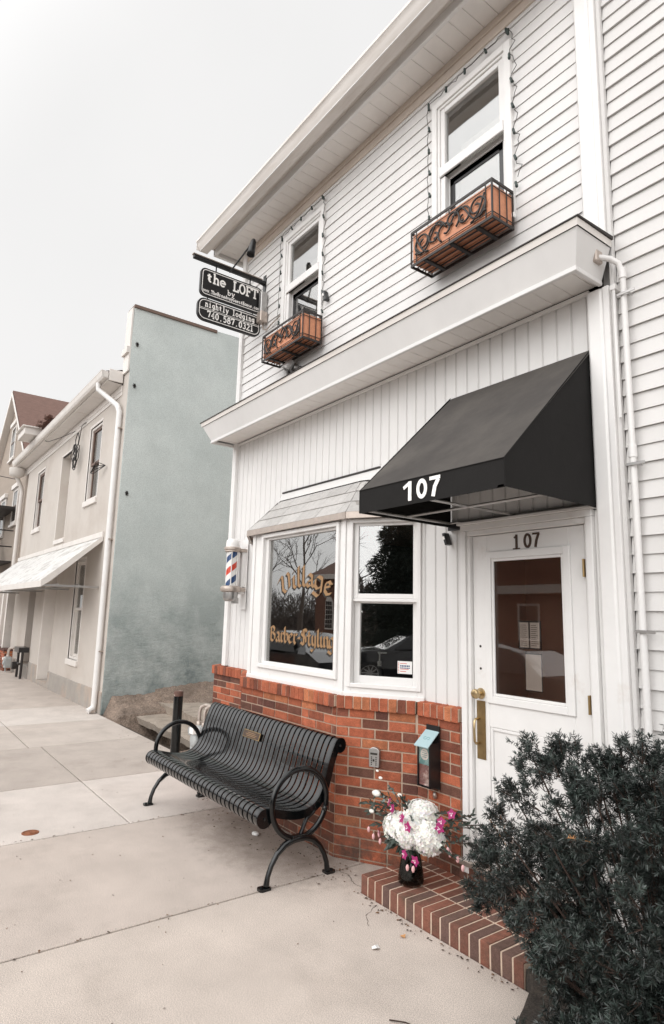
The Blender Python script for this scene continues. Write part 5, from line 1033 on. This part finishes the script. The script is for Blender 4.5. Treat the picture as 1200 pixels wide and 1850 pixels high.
ev=m.build('eave','creamtrim',CB,bevel=.004)
m=MB(); P=[(ey+.01,5.83),(ey-.06,5.83),(ey-.085,5.87),(ey-.10,5.94),(ey-.11,5.965),(ey-.09,5.965),(ey-.08,5.94),(ey-.06,5.85),(ey+.01,5.85)]; m.prism([(-20.05,a,b) for a,b in P],(9.1,0,0)); m.box(-10.955,ey-.10,5.83,-10.95,ey+.01,5.96); m.build('gutter','creamtrim',ev)
m=MB(); m.add([(-20.1,ey-.03,5.97),(-10.97,ey-.03,5.97),(-10.97,7,7.2),(-20.1,7,7.2),(-20.1,7,7.2),(-10.97,9.2,5.9),(-20.1,9.2,5.9)],[(0,1,2,3),(3,2,5,6)]); m.build('roof','redroof',CB)
m=MB(); m.box(-17.55,2.52,6.02,-16.65,2.95,6.20); m.box(-17.62,2.46,6.20,-16.6,2.98,6.235); pc=m.build('projecting_box','creamtrim',CB,bevel=.01); m=MB()
for i in range(26): m.ico((rnd.uniform(-17.5,-15.6),rnd.uniform(2.75,3.1),6.22+rnd.uniform(0,.14)),.10,1,(1.6,1,.6),.2)
m.build('leaf_pile','redroof',pc)
m=MB(); 
def spout(m,x,y,zt,zb,gx,gy,gz,r=.045):
    m.tube([(gx,gy,gz),(gx,gy,gz-.12),(gx+(x-gx)*.2,gy+(y-gy)*.3,gz-.22),(x-(x-gx)*.1,y-(y-gy)*.1,gz-.50),(x,y,gz-.62),(x,y,zb+.14),(x,y-.01,zb+.07),(x+.02,y-.10,zb+.02)],r,12)
spout(m,-10.86,3.135,5.6,.02,-11.35,2.86,5.84,.048); m.build('downspout','trim',CB,auto=50)
m=MB(); m.box(-10.93,3.09,.02,-10.80,3.13,.06)
for z in (4.9,2.9,1.0): m.box(-10.93,3.12,z,-10.79,3.2,z+.02)
m.build('spout_bracket','warmmetal',CB)
m=MB(); rr=random.Random(3)
for i in range(9):
    c=Vector((-13.75+rr.uniform(-.25,.25),3.10,5.0+rr.uniform(-.2,.25))); m.tube([c+Vector((rr.uniform(.08,.2)*math.cos(t*.7+i),-.02*i/9,rr.uniform(.08,.22)*math.sin(t*.7+i))) for t in range(9)],.010,5)
m.tube([(-13.7,3.15,5.2),(-13.55,3.15,5.6),(-13.3,3.17,5.62)],.008,5)
m.build('service_wire','cable',CB); m=MB()
for i in range(4): m.tube([(-11.5,3.15,4.35),(-11.75-.05*i,3.05,4.45-.07*i),(-11.9,3.0,4.25)],.008,5)
m.build('service_wire','cable',CB)
m=MB(); m.tube([(-16.9,2.9,6.0),(-15.9,2.95,5.72),(-14.9,3.0,5.60),(-13.9,3.1,5.55)],.008,5); m.build('eave_wire','cable',CB)
# metal awning
LA=thing('metal_awning',(-15.4,3.2,2.9),'long weathered white sheet metal awning over the cream building shopfront','awning')
x0,x1=-19.6,-11.36; y0,y1=2.24,3.19
m=MB(); k=34
for i in range(k):
    a=x0+(x1-x0)*i/k; b=x0+(x1-x0)*(i+1)/k; dz=.004*(i%2)
    m.add([(a,y0,2.165+dz),(b,y0,2.165+dz),(b,y1,3.0+dz),(a,y1,3.0+dz),(a,y0,2.15+dz),(b,y0,2.15+dz),(b,y1,2.985+dz),(a,y1,2.985+dz)],[(0,1,2,3),(7,6,5,4),(1,5,6,2),(0,3,7,4)])
m.build('sheet_roof','whitemetal',LA)
m=MB(); m.box(x0,y0-.012,2.06,x1,y0,2.168); m.add([(x1+.003,y0-.01,2.06),(x1+.003,y0+.14,2.17),(x1+.003,y1,2.93),(x1+.003,y1,3.02),(x1+.003,y0-.01,2.18),(x1-.01,y0-.01,2.06),(x1-.01,y0+.14,2.17),(x1-.01,y1,2.93),(x1-.01,y1,3.02),(x1-.01,y0-.01,2.18)],[(0,1,2,3,4),(9,8,7,6,5),(0,5,6,1),(1,6,7,2),(2,7,8,3),(3,8,9,4)]); m.box(x0,y1-.02,3.0,x1,y1+.008,3.10); m.build('fascia','creamtrim',LA)
m=MB()
for x in (x1-.04,-13.5,-16,-19): m.box(x-.02,y0,2.075,x+.02,y1,2.11); m.box(x-.012,y0,2.12,x+.012,y0+.03,2.16)
for y in (2.5,2.85): m.box(x0,y,2.10,x1-.08,y+.03,2.13)
m.build('support_bar','chrome',LA)
# ============================================================ TAN GABLE BUILDING
TB=thing('gabled_building',(-23.6,3.25,0),'tan gabled brick building with reddish brown shingle roof at the far left','building')
gx0,gx1,ga,gz,ge=-27.2,-19.75,-23.5,9.15,6.2
m=MB(); m.prism([(gx0,3.25,0),(gx1,3.25,0),(gx1,3.25,ge),(ga,3.25,gz),(gx0,3.25,ge)],(0,9,0)); m.build('gable_wall','tan',TB)
m=MB(); 
for (a,az),(b,bz_) in (((ga,gz),(gx1+.25,ge-.18)),((ga,gz),(gx0-.25,ge-.18))): m.add([(a,3.05,az+.12),(b,3.05,bz_+.12),(b,12.4,bz_+.12),(a,12.4,az+.12),(a,3.05,az+.02),(b,3.05,bz_+.02),(b,12.4,bz_+.02),(a,12.4,az+.02)],[(0,1,2,3),(4,7,6,5),(1,5,6,2),(0,4,5,1)])
m.build('roof','redroof',TB)
m=MB(); 
for (a,az),(b,bz_) in (((ga,gz+.10),(gx1+.25,ge-.08)),((ga,gz+.10),(gx0-.25,ge-.08))): m.add([(a,3.03,az),(b,3.03,bz_),(b,3.03,bz_-.16),(a,3.03,az-.2),(a,3.25,az),(b,3.25,bz_),(b,3.25,bz_-.16),(a,3.25,az-.2)],[(0,1,2,3),(3,2,6,7)])
m.build('rake_board','creamtrim',TB)
for (a,z0,b,z1) in ((-23.8,6.75,-22.9,7.95),(-24.4,4.1,-23.4,5.4),(-22.0,4.3,-21.1,5.45),(-22.2,1.0,-21.4,2.4)):
    m=MB(); frame(m,a,z0,b,z1,.09,3.21,3.249); m.box(a-.08,3.15,z1,b+.08,3.249,z1+.15); m.box(a-.06,3.17,z0-.08,b+.06,3.249,z0-.001); w=m.build('window','creamtrim',TB,bevel=.005)
    m=MB(); m.box(a+.09,3.225,z0+.09,b-.09,3.235,z1-.09); m.build('pane','glassb',w); m=MB(); m.box(a+.09,3.215,(z0+z1)/2-.02,b-.09,3.225,(z0+z1)/2+.02); m.build('sash','brownwood',w)
m=MB(); spout(m,-20.05,3.15,5.5,.3,-19.95,2.9,5.72,.06); m.lathe((-19.95,2.95,5.55),[(.10,-.05),(.2,.02),(.22,.22),(0,.24)],14); m.build('downspout','creamtrim',TB,auto=50)
m=MB(); 
for x in (-21.5,-20.6,-19.85): m.box(x-.12,3.05,.5,x+.08,3.25,2.7)
m.box(-22.5,3.06,2.55,-19.75,3.25,2.75); m.build('porch_post','creamtrim',TB)
m=MB(); brickface(m,(-24.5,3.0),(-19.0,3.0),-.05,.52,(0,-1)); brickface(m,(-19.0,3.0),(-19.0,3.25),-.05,.52,(1,0)); m.box(-24.5,2.97,.52,-18.97,3.25,.57,col=(.12,.06,.05)); solo(m,'low_brick_wall',['brick','mortar'],(-21.7,3.0,0),'low red brick wall beside the gas meter at the far left','wall')
FE=thing('fire_escape',(-22,2.8,3.1),'black iron fire escape balcony on the tan gabled building','fire escape')
m=MB()
for z in (3.05,4.75): m.box(-24.5,2.35,z,-21.2,3.24,z+.06)
m.build('platform','iron',FE); m=MB()
for z in (3.55,4.05): m.tube([(-24.5,2.37,z),(-21.2,2.37,z),(-21.2,3.22,z)],.02,6)
for i in range(9): x=-24.5+3.3*i/8; m.tube([(x,2.37,3.05),(x,2.37,4.08)],.016,6)
for x in (-22.6,-21.3): m.tube([(x,2.4,3.05),(x,2.4,4.8)],.03,6); m.tube([(x,2.4,3.05),(x,3.2,2.2)],.03,6)
m.build('railing','iron',FE); m=MB()
for s in (0,.5): m.tube([(-24.3,2.5+s,4.75),(-22.2,2.5+s,3.1)],.03,6)
for i in range(9): m.box(-24.3+2.1*i/9,2.5,4.75-1.65*i/9-.12,-24.1+2.1*i/9,3.0,4.75-1.65*i/9-.10)
m.build('ladder','iron',FE)
# overhead wires reflected in the panes and crossing far left
m=MB(); m.tube([(-26,-2.2,7.4),(-23,1.0,6.2),(-20.8,3.15,5.6)],.012,5); solo(m,'service_cable','cable',(-20.8,3.15,5.6),'thin black service cable reaching the cream building eave','cable')
# ============================================================ ACROSS THE STREET (seen in the window reflections)
def tree(x,y,h,cr,label,kind,seed,grp):
    T=thing('evergreen_tree' if kind=='e' else 'bare_tree',(x,y,0),label,'tree',grp); r_=np.random.RandomState(seed)
    m=MB(); m.tube([(x,y,-.1),(x+.1,y,h*.4),(x,y,h*.9)],[.03*h**.8,.018*h**.8,.015],8)
    if kind=='b':
        def br(p,d,L,r,dep):
            q=p+d*L; m.tube([tuple(p),tuple(p+d*L*.5+r_.normal(size=3)*L*.04),tuple(q)],[r,r*.8,r*.6],5,caps=False)
            if dep==0: return
            for _ in range(3 if dep>1 else 4):
                dd=d+r_.normal(size=3)*.42; dd[2]+=.12; dd/=np.linalg.norm(dd); br(p+d*L*r_.uniform(.5,1),dd,L*r_.uniform(.6,.8),r*.55,dep-1)
        for i in range(7):
            a=r_.rand()*2*pi; z=h*(.25+.5*i/7); br(np.array([x,y,z]),np.array([math.cos(a)*.5,math.sin(a)*.5,.8]),h*.19,.010*h**.7,3)
        m.build('trunk','trunkm',T)
    else:
        m.build('trunk','trunkm',T); vs=[];cs=[]
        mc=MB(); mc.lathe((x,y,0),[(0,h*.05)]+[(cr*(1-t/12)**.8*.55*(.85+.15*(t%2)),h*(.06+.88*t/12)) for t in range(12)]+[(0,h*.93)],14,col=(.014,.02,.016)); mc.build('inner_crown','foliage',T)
        for i in range(22000):
            t=r_.rand()**.8; z=h*(.06+.94*t); R0=cr*(1-t)**.8*(.55+.5*r_.rand()); a=r_.rand()*2*pi; lay=.5+.5*math.sin(z*5.5); R0*=.75+.3*lay
            p=np.array([x+R0*math.cos(a),y+R0*math.sin(a),z-R0*.15]); d=np.array([math.cos(a),math.sin(a),-.1])+r_.normal(size=3)*.45; d/=np.linalg.norm(d); s=np.cross(d,r_.normal(size=3)); s/=np.linalg.norm(s); L=.17*r_.uniform(.6,1.2)
            vs.append(np.stack([p-s*.022,p+s*.022,p+d*L])); 
        mm=MB(); 
        for tri in vs: k=r_.uniform(.5,1.5); mm.add([tuple(q) for q in tri],[(0,1,2)],col=(.045*k,.055*k,.047*k))
        mm.build('crown','foliage',T)
tree(1.1,-14.0,6.4,2.5,'broad dark evergreen tree straight across the street','e',1,None)
tree(-27,-27,11,4,'tall bare tree across the street nearest the brick chapel','b',2,'bare trees across the street'); tree(-38,-26,10,4,'bare tree across the street at the chapel corner','b',3,'bare trees across the street'); tree(-1.7,-19,8,4,'bare tree across the street beside the evergreen','b',4,'bare trees across the street'); tree(-42,-22,12,4,'farthest bare tree across the street','b',6,'bare trees across the street')
for k_,(tx,ty,th_) in enumerate(((-28.5,-19.5,9),(-37,-15.5,9.5),(-47,-18,11),(-54,-17,10),(-36,-24,12))): tree(tx,ty,th_,4,('slim bare tree just behind the chapel roof','bare tree with forked trunk left of the chapel','tall bare tree well left of the chapel','bare tree at the far end of the row opposite','highest bare tree behind the row opposite')[k_],'b',20+k_,'bare trees across the street')
m=MB(); wr=np.random.RandomState(9)
for i in range(26000):
    x=-75+wr.rand()*95; y=-30-wr.rand()*6; hh=(3.4+1.0*math.sin(x*.35)+.8*math.sin(x*.9+1)); z=wr.rand()**1.3*hh
    a=Vector((x,y,z)); d=Vector(wr.normal(size=3)); d.z=abs(d.z)+.8; d.normalize(); s=d.cross(Vector((0,1,.1))).normalized()*.03; L=wr.uniform(.5,1.3); m.add([a-s*2,a+s*2,a+d*L],[(0,1,2)],col=(.13,.11,.10))
o=m.build('far_wood','foliage',None); tag(o,'hazy line of bare brown woodland beyond the houses across the street','woodland',kind='stuff')
CH=thing('brick_chapel',(-24,-17,0),'brown brick chapel with white arched windows across the street','building')
m=MB(); m.box(-32,-26,-.1,-22,-16.5,4.2); m.build('chapel_wall','oldbrick',CH); m=MB(); m.prism([(-32.4,-16.1,4.2),(-32.4,-26.4,4.2),(-32.4,-21.2,6.6)],(10.8,0,0)); m.build('chapel_roof','redroof',CH); m=MB(); m.box(-32.3,-16.45,3.9,-21.8,-16.1,4.2); m.build('chapel_cornice','creamtrim',CH)
for x in (-30.5,-28.2,-25.9,-23.6):
    m=MB(); m.prism([(x-.4,-16.42,.9),(x+.4,-16.42,.9),(x+.4,-16.42,2.4)]+[(x+.4*math.cos(R(t)),-16.42,2.4+.4*math.sin(R(t))) for t in range(20,180,20)]+[(x-.4,-16.42,2.4)],(0,-.1,0)); w=m.build('arched_window','creamtrim',CH); m=MB()
    for i in range(3):
        for j in range(6): m.box(x-.33+i*.23,-16.41,.98+j*.26,x-.14+i*.23,-16.40,1.2+j*.26)
    m.build('panes','darkin',w)
BK=thing('tall_brick_house',(-16,-16,0),'tall dark brick house between the chapel and the trees','building')
m=MB(); m.box(-20.5,-24,-.1,-11,-15.5,9.0); m.build('house_wall','oldbrick',BK); m=MB(); m.box(-20.8,-15.5,2.8,-10.8,-15.1,3.15); m.box(-20.8,-15.6,8.9,-10.8,-15.2,9.2); m.build('stone_band','creamtrim',BK)
for x in (-19,-16.5,-13.5):
    for z in (.9,4.6,6.9): m=MB(); frame(m,x,z,x+1.1,z+1.5,.09,-15.49,-15.45); w=m.build('window','creamtrim',BK); m=MB(); m.box(x+.09,-15.49,z+.09,x+1.01,-15.47,z+1.41); m.build('pane','darkin',w)
def car(x,y,label,flip=1,paint='carpaint'):
    T=thing('parked_car',(x,y,-.14),label,'car','cars parked along the street'); z0=-.14
    sec=[(-2.25,.32,.62,.62,.62,.70),(-2.1,.28,.80,.82,.80,.80),(-1.5,.26,.90,.95,.92,.86),(-.95,.26,.93,.98,.97,.88),(-.35,.26,.94,1.30,1.33,.88),(.3,.26,.94,1.42,1.45,.88),(.9,.26,.94,1.40,1.42,.88),(1.4,.26,.96,1.16,1.18,.88),(1.8,.28,.95,1.02,1.02,.86),(2.25,.34,.80,.80,.80,.78)]
    m=MB(); vs=[]
    for sx,zl,zb_,zs,zt2,w in sec:
        tw=w*.97 if zt2<1.05 else w*.66
        for yy,zz in ((-w*.9,zl),(-w,zl+.2),(-w*.98,zb_),(-tw,zs),(-tw*.7,zt2),(tw*.7,zt2),(tw,zs),(w*.98,zb_),(w,zl+.2),(w*.9,zl)): vs.append((x+sx*flip,y+yy,z0+zz))
    k=10; m.add(vs,[(i*k+j,i*k+(j+1)%k,(i+1)*k+(j+1)%k,(i+1)*k+j) for i in range(len(sec)-1) for j in range(k)]+[tuple(range(k)),tuple((len(sec)-1)*k+j for j in range(k))[::-1]]); m.build('body',paint,T,smooth=False,bevel=.03,seg=2)
    for s in (-1,1):
        m=MB(); w=.905; m.add([(x+flip*-.78,y+s*w,z0+.99),(x+flip*1.45,y+s*w,z0+1.0),(x+flip*.95,y+s*(w-.26),z0+1.36),(x+flip*-.22,y+s*(w-.26),z0+1.36)],[(0,1,2,3)]); m.build('side_glass','plastic',T)
    for sx in (-1.42,1.40):
        for s in (-1,1):
            m=MB(); m.lathe((x+sx*flip,y+s*.70,z0+.33),[(0,0),(.24,0),(.33,.03),(.33,.19),(.24,.22),(.22,.2)],28,(0,s,0)); wh=m.build('wheel','tyre',T,auto=35)
            m=MB(); m.lathe((x+sx*flip,y+s*.87,z0+.33),[(0,.04),(.05,.04),(.05,.02),(.02,.0)],16,(0,s,0))
            for a in range(0,360,36): m.obox((x+sx*flip,y+s*.895,z0+.33),(.21*math.cos(R(a)),0,.21*math.sin(R(a))),(.035*math.sin(R(a)),0,-.035*math.cos(R(a))),(0,s*.012,0))
            m.tube([(x+sx*flip+.22*math.cos(t*pi/12),y+s*.9,z0+.33+.22*math.sin(t*pi/12)) for t in range(24)],.015,6,closed=True); m.build('rim','chrome',wh)
    for s in (-1,1): m=MB(); m.ico((x-2.16*flip,y+s*.6,z0+.66),.12,2,(.5,1.5,.6)); m.build('headlight','paper',T,smooth=True)
car(-7.0,-3.0,'dark sedan parked at the near kerb with its nose towards the yew',-1); car(-13.5,-2.9,'dark sedan parked at the near kerb farther down the street',1); car(.2,-9.8,'dark sedan parked at the far kerb before the evergreen',1)
# ============================================================ LIGHT, SKY, CAMERA
w=bpy.data.worlds.new('World'); scn.world=w; w.use_nodes=True; nt=w.node_tree; N=nt.nodes; Lk=nt.links; bg=N['Background']
elev,az=R(52),R(200)   # sun high behind the camera, a little to the left
sk=N.new('ShaderNodeTexSky'); sk.sky_type='NISHITA'; sk.sun_disc=False; sk.sun_elevation=elev
sd=Vector((.06,-1.0,.66)).normalized()
elev=math.asin(sd.z); sk.sun_elevation=elev; sk.sun_rotation=math.atan2(sd.x,sd.y)
hs_=N.new('ShaderNodeHueSaturation'); hs_.inputs['Saturation'].default_value=.10; Lk.new(sk.outputs[0],hs_.inputs['Color'])
tc=N.new('ShaderNodeTexCoord'); dot=N.new('ShaderNodeVectorMath'); dot.operation='DOT_PRODUCT'; dot.inputs[1].default_value=tuple(sd); Lk.new(tc.outputs['Generated'],dot.inputs[0])
mr=N.new('ShaderNodeMapRange'); mr.inputs[1].default_value=.18; mr.inputs[2].default_value=1; mr.inputs[3].default_value=13.0; mr.inputs[4].default_value=38; mr.interpolation_type='SMOOTHSTEP'; Lk.new(dot.outputs['Value'],mr.inputs[0])
no=N.new('ShaderNodeTexNoise'); no.inputs['Scale'].default_value=1.6; no.inputs['Detail'].default_value=6; Lk.new(tc.outputs['Generated'],no.inputs['Vector'])
cr_=N.new('ShaderNodeValToRGB'); cr_.color_ramp.elements[0].position=.3; cr_.color_ramp.elements[1].position=.7; cr_.color_ramp.elements[0].color=(.93,.925,.92,1); cr_.color_ramp.elements[1].color=(1.0,.99,.985,1); Lk.new(no.outputs[0],cr_.inputs[0])
mu=N.new('ShaderNodeMix'); mu.data_type='RGBA'; mu.blend_type='MULTIPLY'; mu.inputs[0].default_value=1; Lk.new(cr_.outputs[0],mu.inputs[6]); Lk.new(mr.outputs[0],mu.inputs[7])
mx=N.new('ShaderNodeMix'); mx.data_type='RGBA'; mx.inputs[0].default_value=.93; Lk.new(hs_.outputs[0],mx.inputs[6]); Lk.new(mu.outputs[2],mx.inputs[7]); Lk.new(mx.outputs[2],bg.inputs[0]); bg.inputs[1].default_value=.105
sl=bpy.data.lights.new('sun','SUN'); sl.energy=.75; sl.angle=R(45); sl.color=(1,.975,.94); so=bpy.data.objects.new('sun',sl); COL.objects.link(so); so.rotation_euler=(-sd).to_track_quat('-Z','Y').to_euler()
cam=bpy.data.cameras.new('camera'); co=bpy.data.objects.new('camera',cam); COL.objects.link(co); scn.camera=co
yaw,pit,rol=R(53.85),R(9.58),R(1.496)
f=Vector((-math.sin(yaw)*math.cos(pit),math.cos(yaw)*math.cos(pit),math.sin(pit))); r0=Vector((math.cos(yaw),math.sin(yaw),0)); u0=r0.cross(f)
r2=r0*math.cos(rol)+u0*math.sin(rol); u2=-r0*math.sin(rol)+u0*math.cos(rol)
co.matrix_world=Matrix(((r2.x,u2.x,-f.x,0),(r2.y,u2.y,-f.y,0),(r2.z,u2.z,-f.z,1.70),(0,0,0,1)))
cam.sensor_fit='HORIZONTAL'; cam.sensor_width=24; cam.lens=22.2; cam.clip_start=.05; cam.clip_end=900
scn.view_settings.view_transform='Standard'; scn.view_settings.look='None'; scn.view_settings.exposure=-0.45; scn.view_settings.gamma=1
scn.cycles.max_bounces=8; scn.cycles.transparent_max_bounces=16

nt=W['stucco'].node_tree; N=nt.nodes; Lk=nt.links; b=N['Principled BSDF']; tc=N.new('ShaderNodeTexCoord'); sp=N.new('ShaderNodeSeparateXYZ'); Lk.new(tc.outputs['Object'],sp.inputs[0])
mr2=N.new('ShaderNodeMapRange'); mr2.inputs[1].default_value=2.6; mr2.inputs[2].default_value=.9; Lk.new(sp.outputs[2],mr2.inputs[0])
n1=N.new('ShaderNodeTexNoise'); n1.inputs['Scale'].default_value=3.0; n1.inputs['Detail'].default_value=12; n1.inputs['Roughness'].default_value=.82; mq=N.new('ShaderNodeMapping'); mq.inputs['Scale'].default_value=(1,.7,1.8); Lk.new(tc.outputs['Object'],mq.inputs[0]); Lk.new(mq.outputs[0],n1.inputs[0])
mlt=N.new('ShaderNodeMath'); mlt.operation='MULTIPLY'; Lk.new(mr2.outputs[0],mlt.inputs[0]); Lk.new(n1.outputs[0],mlt.inputs[1])
b2=N.new('ShaderNodeBump'); b2.inputs['Strength'].default_value=1; b2.inputs['Distance'].default_value=.07; Lk.new(mlt.outputs[0],b2.inputs['Height']); old=b.inputs['Normal'].links[0].from_socket; Lk.new(old,b2.inputs['Normal']); Lk.new(b2.outputs[0],b.inputs['Normal'])
